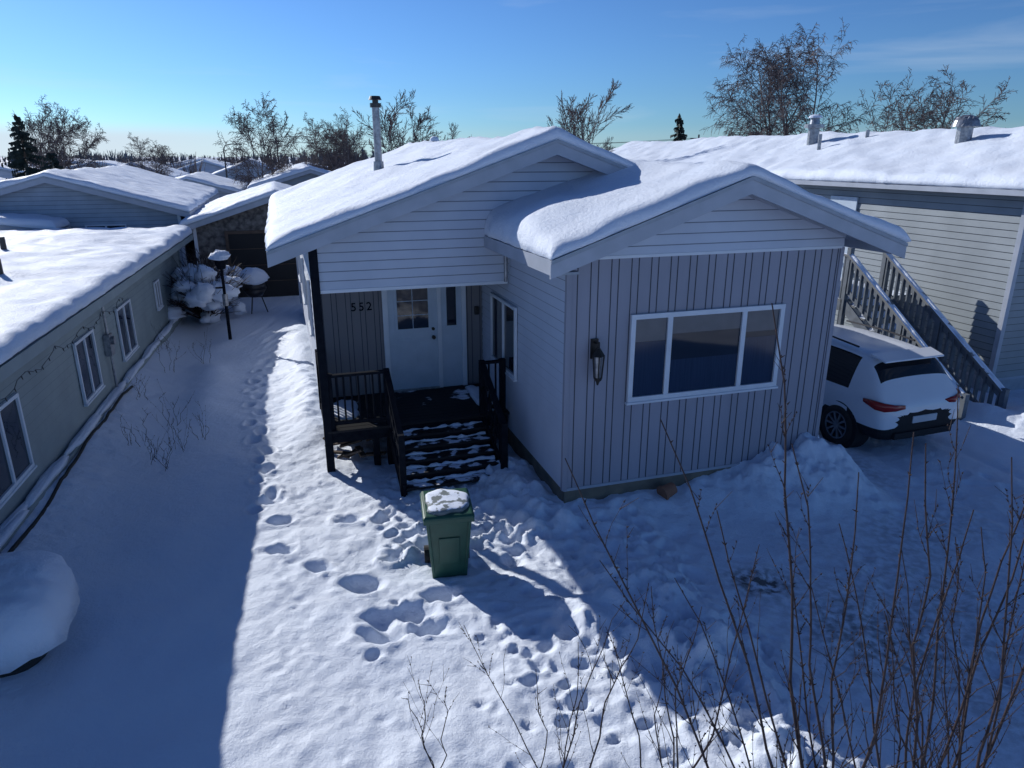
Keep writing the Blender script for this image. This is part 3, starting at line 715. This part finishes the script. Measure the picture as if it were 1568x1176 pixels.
    mb=MB(); mb.beam((.0,.24,1.13),(.32,.42,1.38),.02,.015); mb.cyl((0,.22,1.12),(0,.26,1.14),.03,.03,10); mb.obj("rear_wiper",CARB,e)
    for sx in (-1,1):
        mb=MB(); mb.hexa([(sx*.92,2.95,.98),(sx*1.08,2.98,.98),(sx*1.08,3.12,.99),(sx*.92,3.14,.99),(sx*.92,2.95,1.13),(sx*1.06,2.98,1.13),(sx*1.05,3.08,1.12),(sx*.92,3.1,1.12)]); mb.obj("wing_mirror",CARW,e,bevel=.02)
        mb=MB()
        for yy in (1.35,2.35): mb.box(sx*.925-.012,sx*.925+.012,yy,yy+.18,.84,.87)
        mb.tube([(sx*.62,.95,1.68),(sx*.62,1.6,1.72),(sx*.62,2.5,1.70)],[.018]*3,6); mb.obj("handles_and_rails",DMETAL,e,bevel=.004)
    return e
build_car(6.4,.18,g1(*W2(6.5,1.5)[:2]),math.radians(2))

# ------------------------------------------------------------------ wheelie bin
x,y=-.76,7.35
e=empty("wheelie_bin",world=(x,y,g1(x,y)-.05),rot=math.radians(10))
mb=MB()
b=(.20,.22);t=(.26,.30)
mb.hexa([(-b[0],-b[1],.04),(b[0],-b[1],.04),(b[0],b[1],.04),(-b[0],b[1],.04),(-t[0],-t[1],.84),(t[0],-t[1],.84),(t[0],t[1],.84),(-t[0],t[1],.84)])
mb.box(-.285,.285,-.325,.325,.80,.86)
mb.hexa([(-.12,-.255,.25),(.12,-.255,.25),(.12,-.24,.25),(-.12,-.24,.25),(-.12,-.292,.6),(.12,-.292,.6),(.12,-.27,.6),(-.12,-.27,.6)])
for sx in (-1,1): mb.hexa([(sx*.20,-.235,.1),(sx*.17,-.235,.1),(sx*.17,-.20,.1),(sx*.20,-.20,.1),(sx*.255,-.315,.8),(sx*.22,-.315,.8),(sx*.22,-.27,.8),(sx*.255,-.27,.8)])
mb.obj("bin_body",GREEN,e,bevel=.02)
mb=MB(); mb.hexa([(-.30,-.35,.862),(.30,-.35,.862),(.30,.34,.862),(-.30,.34,.862),(-.27,-.32,.905),(.27,-.32,.905),(.27,.30,.93),(-.27,.30,.93)]); mb.obj("bin_lid",GREEN,e,bevel=.02)
mb=MB(); mb.cyl((-.22,.36,.86),(.22,.36,.86),.018,.018,10); mb.beam((-.2,.3,.84),(-.2,.37,.86),.03,.03); mb.beam((.2,.3,.84),(.2,.37,.86),.03,.03)
mb.cyl((-.27,.22,.11),(-.21,.22,.11),.11,.11,18); mb.cyl((.21,.22,.11),(.27,.22,.11),.11,.11,18); mb.obj("wheels_and_handle",RUBBER,e)
mb=MB(); mb.dome(0,0,.905,.26,.29,.05,3.2,n=40,m=12,seed=8,jit=.06); mb.obj("lid_snow",snowy("lid_snow_mat",(.16,.19,.20),.43,9),e,smooth=True)

# ------------------------------------------------------------------ snow covered tub
x,y=-5.08,5.72
e=empty("garden_tub",world=(x,y,g1(x,y)-.12),rot=.3)
mb=MB(); n=40;vv=[];prof=[(.0,.0),(.58,.0),(.63,.08),(.66,.34),(.70,.36),(.70,.40),(.66,.41)]
for r,z in prof:
    for i in range(n):
        t=2*math.pi*i/n; q=(abs(math.cos(t))**3+abs(math.sin(t))**3)**(-1/3); vv.append((r*math.cos(t)*q,r*math.sin(t)*q*.95,z))
mb.quadset(vv,[(a*n+i,a*n+(i+1)%n,(a+1)*n+(i+1)%n,(a+1)*n+i) for a in range(len(prof)-1) for i in range(n)])
mb.obj("tub_shell",RUBBER,e,smooth=False)
mb=MB(); n=72;m=26;vs=[]
for i in range(m):
    r=1-i/(m-1)
    hh=(1-r**3.4)**(1/2.2)
    for j in range(n):
        t=2*math.pi*j/n; ct,st=math.cos(t),math.sin(t); q=(abs(ct)**3.2+abs(st)**3.2)**(-1/3.2)
        k=1+.16*float(fbm(np.array([ct*1.5+5]),np.array([st*1.5+hh*.8]),1.6,4,5)[0])
        X0=.82*r*k*ct*q;Y0=.78*r*k*st*q
        vs.append((X0,Y0,.36+.40*hh*(1+.35*float(fbm(np.array([X0]),np.array([Y0]),1.7,4,15)[0]))-(.09*(1+2*float(fbm(np.array([ct*3]),np.array([st*3]),1.5,2,3)[0])) if i==0 else 0)))
mb.quadset(vs,[(i*n+j,i*n+(j+1)%n,(i+1)*n+(j+1)%n,(i+1)*n+j) for i in range(m-1) for j in range(n)]+[tuple(range(n))[::-1]])
mb.obj("snow_cushion",SNOW,e,smooth=True)

# ------------------------------------------------------------------ small things on the left lane
x,y=-7.4,18.0; e=empty("garden_lamp",world=(x,y,g1(x,y)))
mb=MB(); mb.cyl((0,0,-.1),(0,0,1.9),.045,.035,10); mb.box(-.2,.0,-.02,.02,1.35,1.39); mb.cyl((0,0,1.85),(0,0,2.1),.10,.16,8); mb.blob((0,0,2.14),.24,.20,.17,1,.25,mi=1); mb.cyl((0,0,.9),(0,0,1.2),.07,.07,8,2)
mb.obj("lamp_post",[BLACK,SNOW,METAL],e)
x,y=-7.9,21.5; e=empty("barbecue_grill",world=(x,y,g1(x,y)))
mb=MB(); mb.dome(0,0,.75,.36,.36,.3,2,seed=2,mi=0); mb.blob((0,0,1.05),.44,.42,.36,3,.15,mi=1,flat=.6)
mb.cyl((0,0,.5),(0,0,.75),.2,.36,16)
for t in (0,2.1,4.2): mb.cyl((.15*math.cos(t),.15*math.sin(t),.6),(.34*math.cos(t),.34*math.sin(t),-.1),.018,.018,6)
mb.obj("kettle",[DMETAL,SNOW],e,smooth=True)
def stick(mb,p,q,r0,r1,mi=0,n=3):
    d=q-p
    if d.length<1e-5: return
    d=d.normalized(); a=d.orthogonal().normalized(); b=d.cross(a)
    vs=[]
    for c,r in ((p,r0),(q,r1)):
        for i in range(n):
            t=6.2832*i/n; vs.append(c+(a*math.cos(t)+b*math.sin(t))*r)
    mb.quadset(vs,[(i,(i+1)%n,n+(i+1)%n,n+i) for i in range(n)],mi)
x,y=-8.95,20.3; e=empty("snow_laden_bush",world=(x,y,g1(x,y)))
mb=MB();rr=random.Random(4)
for i in range(150):
    t=rr.uniform(0,6.28);r=rr.uniform(.2,1.25);z=rr.uniform(.6,2.1)*(1-r*.25)
    p=Vector((0,0,0));q=Vector((r*math.cos(t),r*math.sin(t)*1.6,z)); mid=p.lerp(q,.5)+Vector((rr.uniform(-.1,.1),rr.uniform(-.1,.1),.1))
    stick(mb,p,mid,.02,.014);stick(mb,mid,q,.014,.006)
    for k in range(5): stick(mb,mid.lerp(q,rr.random()),q+Vector((rr.uniform(-.3,.3),rr.uniform(-.3,.3),rr.uniform(-.1,.3))),.009,.005)
mb.obj("bush_stems",SHRUB,e)
mb=MB()
for i in range(46):
    t=rr.uniform(0,6.28);r=rr.uniform(.1,1.1);z=rr.uniform(.15,1.8)*(1-r*.3); R=rr.uniform(.12,.36)
    mb.blob((r*math.cos(t),r*math.sin(t)*1.6,z),R*rr.uniform(.9,1.4),R*rr.uniform(.9,1.4),R*rr.uniform(.7,1.05),i,.32,n=18,m=11,flat=.8)
mb.obj("bush_snow",SNOW,e,smooth=True)

# ------------------------------------------------------------------ trees
def bare_tree_mesh(name,seed,Ht,spread,stems=4,n1=11,n2=8,n3=5,twig=.012,droop=.25,trunk=.10,low=.22,bl=.46,lean=.14):
    R=random.Random(seed); mb=MB()
    def rec(p,d,L,r,depth):
        n=6 if depth==0 else (5 if depth==1 else 3)
        trop=(.05,.04,.0-droop*.15,-droop*.6)[depth]
        pts=[p.copy()]; rad=[r]
        for i in range(n):
            d=(d+Vector((R.gauss(0,.09),R.gauss(0,.09),R.gauss(0,.06)+trop))).normalized()
            p=p+d*L/n; pts.append(p.copy()); rad.append(max(twig*.6,r*(1-.82*(i+1)/n)))
        for i in range(n): stick(mb,pts[i],pts[i+1],rad[i],rad[i+1],0 if r>.035 else 1,4 if r>.035 else 3)
        if depth>=3: return
        cnt=(n1,n2,n3)[depth]
        t0=low if depth==0 else .12
        for k in range(cnt):
            t=t0+(1-t0)*(k+R.random())/cnt
            f=t*n; i=min(n-1,int(f)); q=pts[i].lerp(pts[i+1],f-i)
            ax=(pts[i+1]-pts[i]).normalized()
            o=ax.orthogonal().normalized(); o.rotate(Matrix.Rotation(R.uniform(0,6.28),3,ax))
            ang=R.uniform(.4,1.05) if depth>0 else R.uniform(.45,.95)
            nd=(ax*math.cos(ang)+o*math.sin(ang)*spread).normalized()
            if depth==0: sh=.50+.70*math.sin(math.pi*min(1,(t-t0)/(1-t0)*.80+.15))
            else: sh=1.1-.5*t
            l2=L*(bl if depth==0 else .44)*sh*R.uniform(.75,1.15)*(.85 if depth==0 else 1)
            rec(q,nd,l2,max(twig,rad[i]*.45),depth+1)
    for k in range(stems):
        t=6.28*k/stems+R.uniform(-.4,.4); ln=R.uniform(.4,1.0)*lean
        d=Vector((math.cos(t)*ln,math.sin(t)*ln,1)).normalized()
        rec(Vector((math.cos(t)*.1,math.sin(t)*.1,-.2)),d,Ht*R.uniform(.78,.92),trunk*R.uniform(.7,1.1),0)
    me=bpy.data.meshes.new(name); me.from_pydata([tuple(v) for v in mb.v],[],mb.f)
    me.materials.append(BARK);me.materials.append(TWIG); me.polygons.foreach_set("material_index",mb.m); me.update()
    return me
TM=[bare_tree_mesh("birch_big",1,10,1.1,4,22,12,10,.012,.6,.12,low=.16,bl=.36,lean=.20),
    bare_tree_mesh("birch_a",2,8,1.1,3,18,11,8,.014,.35,.09,low=.14,bl=.36,lean=.14),
    bare_tree_mesh("birch_b",3,8,.7,3,17,10,7,.013,.05,.07,low=.15,bl=.30,lean=.12),
    bare_tree_mesh("birch_c",4,7,1.2,6,13,9,7,.012,.1,.06,low=.2,bl=.38,lean=.5)]
def put(mi,x,y,h,base,rot=0,wide=1):
    o=bpy.data.objects.new("birch_tree",TM[mi]); COL.objects.link(o); o.location=(x,y,-.05); k=h/base; o.scale=(k*wide,k*wide,k); o.rotation_euler=(0,0,rot)
put(0,13.4,35,10.3,10.1,rot=.4,wide=1.0)
put(3,20.0,36,7.6,6.2,rot=1)
put(2,2.2,30,7.6,7.8,rot=2,wide=.95)
put(1,-15.3,45,8.2,7.8,rot=.3,wide=.95)
put(2,-5.3,35,7.5,7.8,rot=.9,wide=1.1); put(2,-4.2,38,6.4,7.8,rot=2.9)
put(1,-13.3,52,7.4,7.8,rot=2,wide=.9); put(1,-11.2,50,7.5,7.8,rot=4,wide=.9); put(2,-12,56,7.2,7.8,rot=5)
put(1,-27.5,45,8.0,7.8,rot=1.4,wide=.9); put(2,-29.8,47,7.8,7.8,rot=3.4,wide=1.1)
put(1,-30.5,62,6.4,7.8,rot=2.2,wide=1.2); put(2,7,60,6.2,7.8,rot=1)
def spruce(x,y,h,r,seed):
    R=random.Random(seed); mb=MB()
    stick(mb,Vector((0,0,-.2)),Vector((0,0,h*.97)),.12,.02,0,6)
    z=.5
    while z<h-.1:
        rr_=r*(1-z/h)**.8*R.uniform(.8,1.1); nb=9
        for k in range(nb):
            t=R.uniform(0,6.28); L=rr_*R.uniform(.5,1.25)
            tip=Vector((L*math.cos(t),L*math.sin(t),z-L*.25+R.uniform(-.05,.1))); a=Vector((0,0,z))
            stick(mb,a,tip,.02,.006)
            side=Vector((-math.sin(t),math.cos(t),0))
            for q in range(6):
                f=.2+.8*q/5; c=a.lerp(tip,f); w=.05+.15*L*(1-f*.7)
                up=Vector((0,0,R.uniform(.02,.07)))
                dn=Vector((0,0,-R.uniform(.05,.16)))
                out=(tip-a).normalized()*w
                mb.quadset([c+side*w+dn+out*.4,c+out+up*.3,c-side*w+dn+out*.4,c+up],[(0,1,3),(1,2,3)],1)
                mb.quadset([c+side*w*.5+dn*1.6,c+out*1.1+dn*.5,c+up],[(0,1,2)],1)
        z+=.2
    me=bpy.data.meshes.new("spruce"); me.from_pydata([tuple(v) for v in mb.v],[],mb.f)
    me.materials.append(BROWN);me.materials.append(NEEDLE); me.polygons.foreach_set("material_index",mb.m)
    o=bpy.data.objects.new("spruce_tree",me); COL.objects.link(o); o.location=(x,y,0)
spruce(-23.0,35,6.5,2.0,1); spruce(10.0,45,7.1,2.1,2); spruce(-25.5,41,5.0,1.8,3)
mb=MB();R=random.Random(9)
for i in range(1700):
    a=R.uniform(-1.1,1.1); d=R.uniform(280,620); x=d*math.sin(a);y=d*math.cos(a)
    h=R.uniform(3.5,8.5)*(.65+.5*float(vn(np.array([a*9]),np.array([0.]),2)[0]+.5)); r=h*R.uniform(.14,.24)
    if R.random()<.35:
        for tz in range(4):
            z0=h*(.08+.22*tz);z1=min(h,z0+h*.42); rr_=r*(1-.2*tz)
            off=R.uniform(-.2,.2); n=5
            vs=[(x+rr_*R.uniform(.7,1.2)*math.cos(6.28*j/n+tz),y+rr_*R.uniform(.7,1.2)*math.sin(6.28*j/n+tz),z0+R.uniform(-.4,.4)) for j in range(n)]+[(x+off,y,z1)]
            mb.quadset(vs,[(j,(j+1)%n,n) for j in range(n)])
    else:
        for k in range(20):
            t=R.uniform(0,6.28);w=R.uniform(.05,.28)*h;z1=h*R.uniform(.5,1)
            stick(mb,Vector((x+w*.15*math.cos(t),y+w*.15*math.sin(t),R.uniform(0,.4)*h)),Vector((x+w*math.cos(t),y+w*math.sin(t),z1)),.18,.06)
mb.obj("distant_trees",DISTT)
mb=MB()
for i in range(340):
    a=R.uniform(-.95,.75); d=R.uniform(80,220); x=d*math.sin(a);y=d*math.cos(a); h=R.uniform(2.4,5.6)
    for k in range(50):
        t=R.uniform(0,6.28);w=R.uniform(.03,.34)*h;z1=h*R.uniform(.45,1)*(1-.3*w/h); zb=R.uniform(0,.55)*z1
        stick(mb,Vector((x+w*.3*math.cos(t),y+w*.3*math.sin(t),zb)),Vector((x+w*math.cos(t),y+w*math.sin(t),z1)),.05,.02)
mb.obj("distant_bushes",TWIG)
for x,y,h in ((-35.5,56,5.6),(-22.5,58,5.5)):
    e=empty("street_lamp",world=(x,y,0))
    mb=MB(); mb.cyl((0,0,0),(0,0,h-.4),.08,.05,8); mb.tube([(0,0,h-.4),(.15,0,h-.1),(.6,0,h),(1.0,0,h)],[.04]*4,6); mb.box(.9,1.4,-.1,.1,h-.05,h+.05); mb.obj("pole",DMETAL,e)
e=empty("power_line",world=(0,0,0),rot=0)
mb=MB()
px=[(-30,95),(-5,88),(20,80),(45,72)]
for x,y in px: mb.cyl((x,y,0),(x,y,6.8),.13,.09,8); mb.beam((x-.9,y,6.4),(x+.9,y,6.4),.1,.1)
for a,b in zip(px[:-1],px[1:]):
    for o_ in (-.7,.7):
        pts=[(a[0]+(b[0]-a[0])*t/12+o_,a[1]+(b[1]-a[1])*t/12,6.45-.5*math.sin(math.pi*t/12)) for t in range(13)]; mb.tube(pts,[.018]*13,4)
mb.obj("poles_and_wires",DMETAL,e)

# ------------------------------------------------------------------ foreground shrub
def shrub(name,bx,by,stems,seed,scale=1.0):
    R=random.Random(seed); z0=g1(bx,by)
    e=empty(name,world=(bx,by,z0),rot=0)
    mb=MB()
    for (tx,ty,tz,r,bend) in stems:
        p0=Vector((R.uniform(-.12,.12),R.uniform(-.12,.12),-.1)); p3=Vector((tx-bx,ty-by,tz-z0))
        c=p0.lerp(p3,.5)+Vector((bend+R.uniform(-.05,.05),R.uniform(-.1,.1),R.uniform(-.1,.25)))
        n=30;pts=[];rad=[]
        j=Vector((0,0,0)); jj=Vector((0,0,0))
        for i in range(n+1):
            t=i/n; p=p0*(1-t)**2+c*2*t*(1-t)+p3*t*t
            if i%4==0: jj=Vector((R.gauss(0,.012),R.gauss(0,.012),0))
            j=j*.85+jj*.6; pts.append(p+j); rad.append(r*(1-.82*t)+.0012)
        mb.tube(pts,rad,6)
        L=(p3-p0).length
        for k in range(int(L*4.2)):
            t=R.uniform(.28,.93); i=int(t*n); q=pts[i]; ax=(pts[min(i+1,n)]-pts[i]).normalized()
            sd=Vector((R.gauss(0,1),R.gauss(0,.7),R.uniform(.2,.9))).normalized()
            d=(ax*.8+sd*.65).normalized(); LL=R.uniform(.12,.62)*(1.15-t)*1.5
            m=6; tp=[q.copy()];tr=[rad[i]*.55];dd=d.copy();pp=q.copy()
            for a in range(m):
                dd=(dd+Vector((R.gauss(0,.1),R.gauss(0,.1),.06))).normalized(); pp=pp+dd*LL/m; tp.append(pp.copy()); tr.append(max(.0012,rad[i]*.5*(1-.7*(a+1)/m)))
                if R.random()<.7:
                    bd=(dd+Vector((R.gauss(0,.8),R.gauss(0,.8),.2))).normalized(); stick(mb,pp,pp+bd*R.uniform(.010,.02),.0048,.001,0,5)
                if a in (2,4) and R.random()<.5:
                    bd=(dd+Vector((R.gauss(0,.7),R.gauss(0,.7),.3))).normalized(); stick(mb,pp,pp+bd*R.uniform(.05,.14),.0022,.001,0,4)
            mb.tube(tp,tr,4)
        for k in range(int(L*9)):
            t=R.uniform(.25,1); i=int(t*n); q=pts[min(i,n)]; bd=Vector((R.gauss(0,1),R.gauss(0,1),1.2)).normalized(); stick(mb,q,q+bd*R.uniform(.014,.026),.0052,.001,0,5)
    mb.obj("shrub_branches",SHRUB,e,smooth=True)
shrub("bare_shrub",1.75,2.75,[(1.23,3.4,3.92,.012,.1),(1.32,3.1,3.30,.010,.15),(.72,3.25,3.38,.010,.25),(.30,3.1,3.22,.009,.15),(1.05,3.2,2.9,.009,.1),(1.65,3.1,3.15,.010,0),(1.45,3.3,2.7,.008,.1),(.95,3.5,2.3,.008,.2),(1.95,3.1,3.35,.011,.05),(.5,3.4,2.5,.008,.2)],1)
shrub("bare_shrub",2.35,3.0,[(1.97,3.1,3.30,.011,0),(2.25,3.1,2.95,.010,-.1),(2.45,3.2,3.2,.011,.1),(2.2,3.4,3.5,.010,.1),(1.9,3.6,2.6,.009,.1),(2.55,3.4,2.7,.010,.15),(1.7,3.4,2.3,.008,0),(2.75,3.3,3.25,.010,.1),(2.1,3.5,2.1,.008,.1)],2)
shrub("bare_shrub",3.0,3.6,[(2.9,3.6,3.0,.011,0),(3.1,3.8,2.6,.010,.1),(2.7,3.8,2.4,.009,0),(3.3,3.7,3.3,.010,.1),(2.5,4.0,2.2,.009,.0),(2.3,3.7,1.9,.008,0),(2.9,4.1,1.9,.008,.1)],3)
shrub("bare_shrub",.35,3.9,[(.45,4.3,1.25,.006,.05),(.15,4.2,1.05,.005,0),(-.36,4.35,1.35,.005,0),(.75,4.3,1.6,.006,.05),(.9,4.1,1.9,.007,.1)],4)
shrub("bare_shrub",-.65,4.3,[(-.75,4.5,.75,.004,0),(-.5,4.4,.8,.004,0),(-.9,4.6,.5,.004,0)],5)
shrub("bare_shrub",1.1,3.7,[(.95,4.0,1.9,.007,.05),(1.3,4.1,1.7,.007,0),(.7,4.2,1.4,.006,0),(1.5,3.9,2.3,.008,.1),(1.15,4.3,1.3,.006,0)],6)
for k,(u,v) in enumerate([(-5.4,3.2),(-5.2,3.9),(-5.5,5.0),(-4.9,4.2),(-5.9,4.2),(-5.9,8.4),(-5.3,8.9),(-6.2,10.3),(-5.6,3.6),(-6.2,6.4)]):
    x,y,_=W2(u,v); R=random.Random(k)
    shrub("dead_weed",x,y,[(x+R.uniform(-.22,.22),y+R.uniform(-.22,.22),g1(x,y)+R.uniform(.25,.6),.0025,0) for _ in range(4)],50+k)

# ------------------------------------------------------------------ world, sun, camera
aD,bD=.93,1.75
Dl=Vector((aD*CT+bD*ST,aD*ST-bD*CT,-1.0)).normalized()
el=math.asin(-Dl.z); az=math.atan2(-Dl.x,-Dl.y)
w=bpy.data.worlds.new("World"); scene.world=w; w.use_nodes=True; nt=w.node_tree
bg=nt.nodes["Background"]; bg.inputs["Strength"].default_value=.085
sky=nt.nodes.new("ShaderNodeTexSky"); sky.sky_type='NISHITA'; sky.sun_disc=False
sky.sun_elevation=el; sky.sun_rotation=az; sky.air_density=1.0; sky.dust_density=.2; sky.ozone_density=1.6; sky.altitude=200
tc=nt.nodes.new("ShaderNodeTexCoord")
hs=nt.nodes.new("ShaderNodeHueSaturation"); hs.inputs["Saturation"].default_value=.80
tint=nt.nodes.new("ShaderNodeMix"); tint.data_type='RGBA'; tint.blend_type='MULTIPLY'; tint.inputs[0].default_value=1; tint.inputs[7].default_value=(.055,.084,.124,1)
gm=nt.nodes.new("ShaderNodeGamma"); gm.inputs[1].default_value=1.35
t2=nt.nodes.new("ShaderNodeVectorMath"); t2.operation='SCALE'; t2.inputs[3].default_value=10.5
nt.links.new(sky.outputs[0],hs.inputs["Color"]); nt.links.new(hs.outputs[0],tint.inputs[6])
nt.links.new(tint.outputs[2],gm.inputs[0]); nt.links.new(gm.outputs[0],t2.inputs[0])
mp=nt.nodes.new("ShaderNodeMapping"); mp.inputs["Scale"].default_value=(1.6,1.6,16); nt.links.new(tc.outputs["Generated"],mp.inputs["Vector"])
cn=nt.nodes.new("ShaderNodeTexNoise"); cn.inputs["Scale"].default_value=1.7; cn.inputs["Detail"].default_value=7; cn.inputs["Distortion"].default_value=.4
nt.links.new(mp.outputs[0],cn.inputs["Vector"])
cr=nt.nodes.new("ShaderNodeMapRange"); cr.inputs[1].default_value=.52; cr.inputs[2].default_value=.8; cr.inputs[4].default_value=.28
nt.links.new(cn.outputs["Fac"],cr.inputs[0])
sx=nt.nodes.new("ShaderNodeSeparateXYZ"); nt.links.new(tc.outputs["Generated"],sx.inputs[0])
hz=nt.nodes.new("ShaderNodeMapRange"); hz.interpolation_type='SMOOTHSTEP'; hz.inputs[1].default_value=.042; hz.inputs[2].default_value=.020; nt.links.new(sx.outputs["Z"],hz.inputs[0])
hx=nt.nodes.new("ShaderNodeMapRange"); hx.interpolation_type='SMOOTHSTEP'; hx.inputs[1].default_value=-.15; hx.inputs[2].default_value=-.5; hx.inputs[3].default_value=.12; hx.inputs[4].default_value=.85; nt.links.new(sx.outputs["X"],hx.inputs[0])
hm=nt.nodes.new("ShaderNodeMath"); hm.operation='MULTIPLY'; nt.links.new(hz.outputs[0],hm.inputs[0]); nt.links.new(hx.outputs[0],hm.inputs[1])
mxx=nt.nodes.new("ShaderNodeMath"); mxx.operation='MAXIMUM'; nt.links.new(cr.outputs[0],mxx.inputs[0]); nt.links.new(hm.outputs[0],mxx.inputs[1])
cm=nt.nodes.new("ShaderNodeMix"); cm.data_type='RGBA'; cm.inputs[7].default_value=(7.6,8.7,10,1)
nt.links.new(mxx.outputs[0],cm.inputs[0]); nt.links.new(t2.outputs[0],cm.inputs[6]); nt.links.new(cm.outputs[2],bg.inputs["Color"])
sd=bpy.data.lights.new("sun","SUN"); sd.energy=4.8; sd.angle=math.radians(.5); sd.color=(1,.97,.92)
so=bpy.data.objects.new("sun",sd); COL.objects.link(so); so.rotation_euler=Dl.to_track_quat('-Z','Y').to_euler()
cam=bpy.data.cameras.new("camera"); co_=bpy.data.objects.new("camera",cam); COL.objects.link(co_)
cam.sensor_width=36; cam.lens=24.8; cam.clip_start=.05; cam.clip_end=6000
co_.location=(0,0,4.6); co_.rotation_euler=(math.radians(90-17.9),0,0)
scene.camera=co_
scene.view_settings.view_transform='Standard'; scene.view_settings.look='None'; scene.view_settings.exposure=0
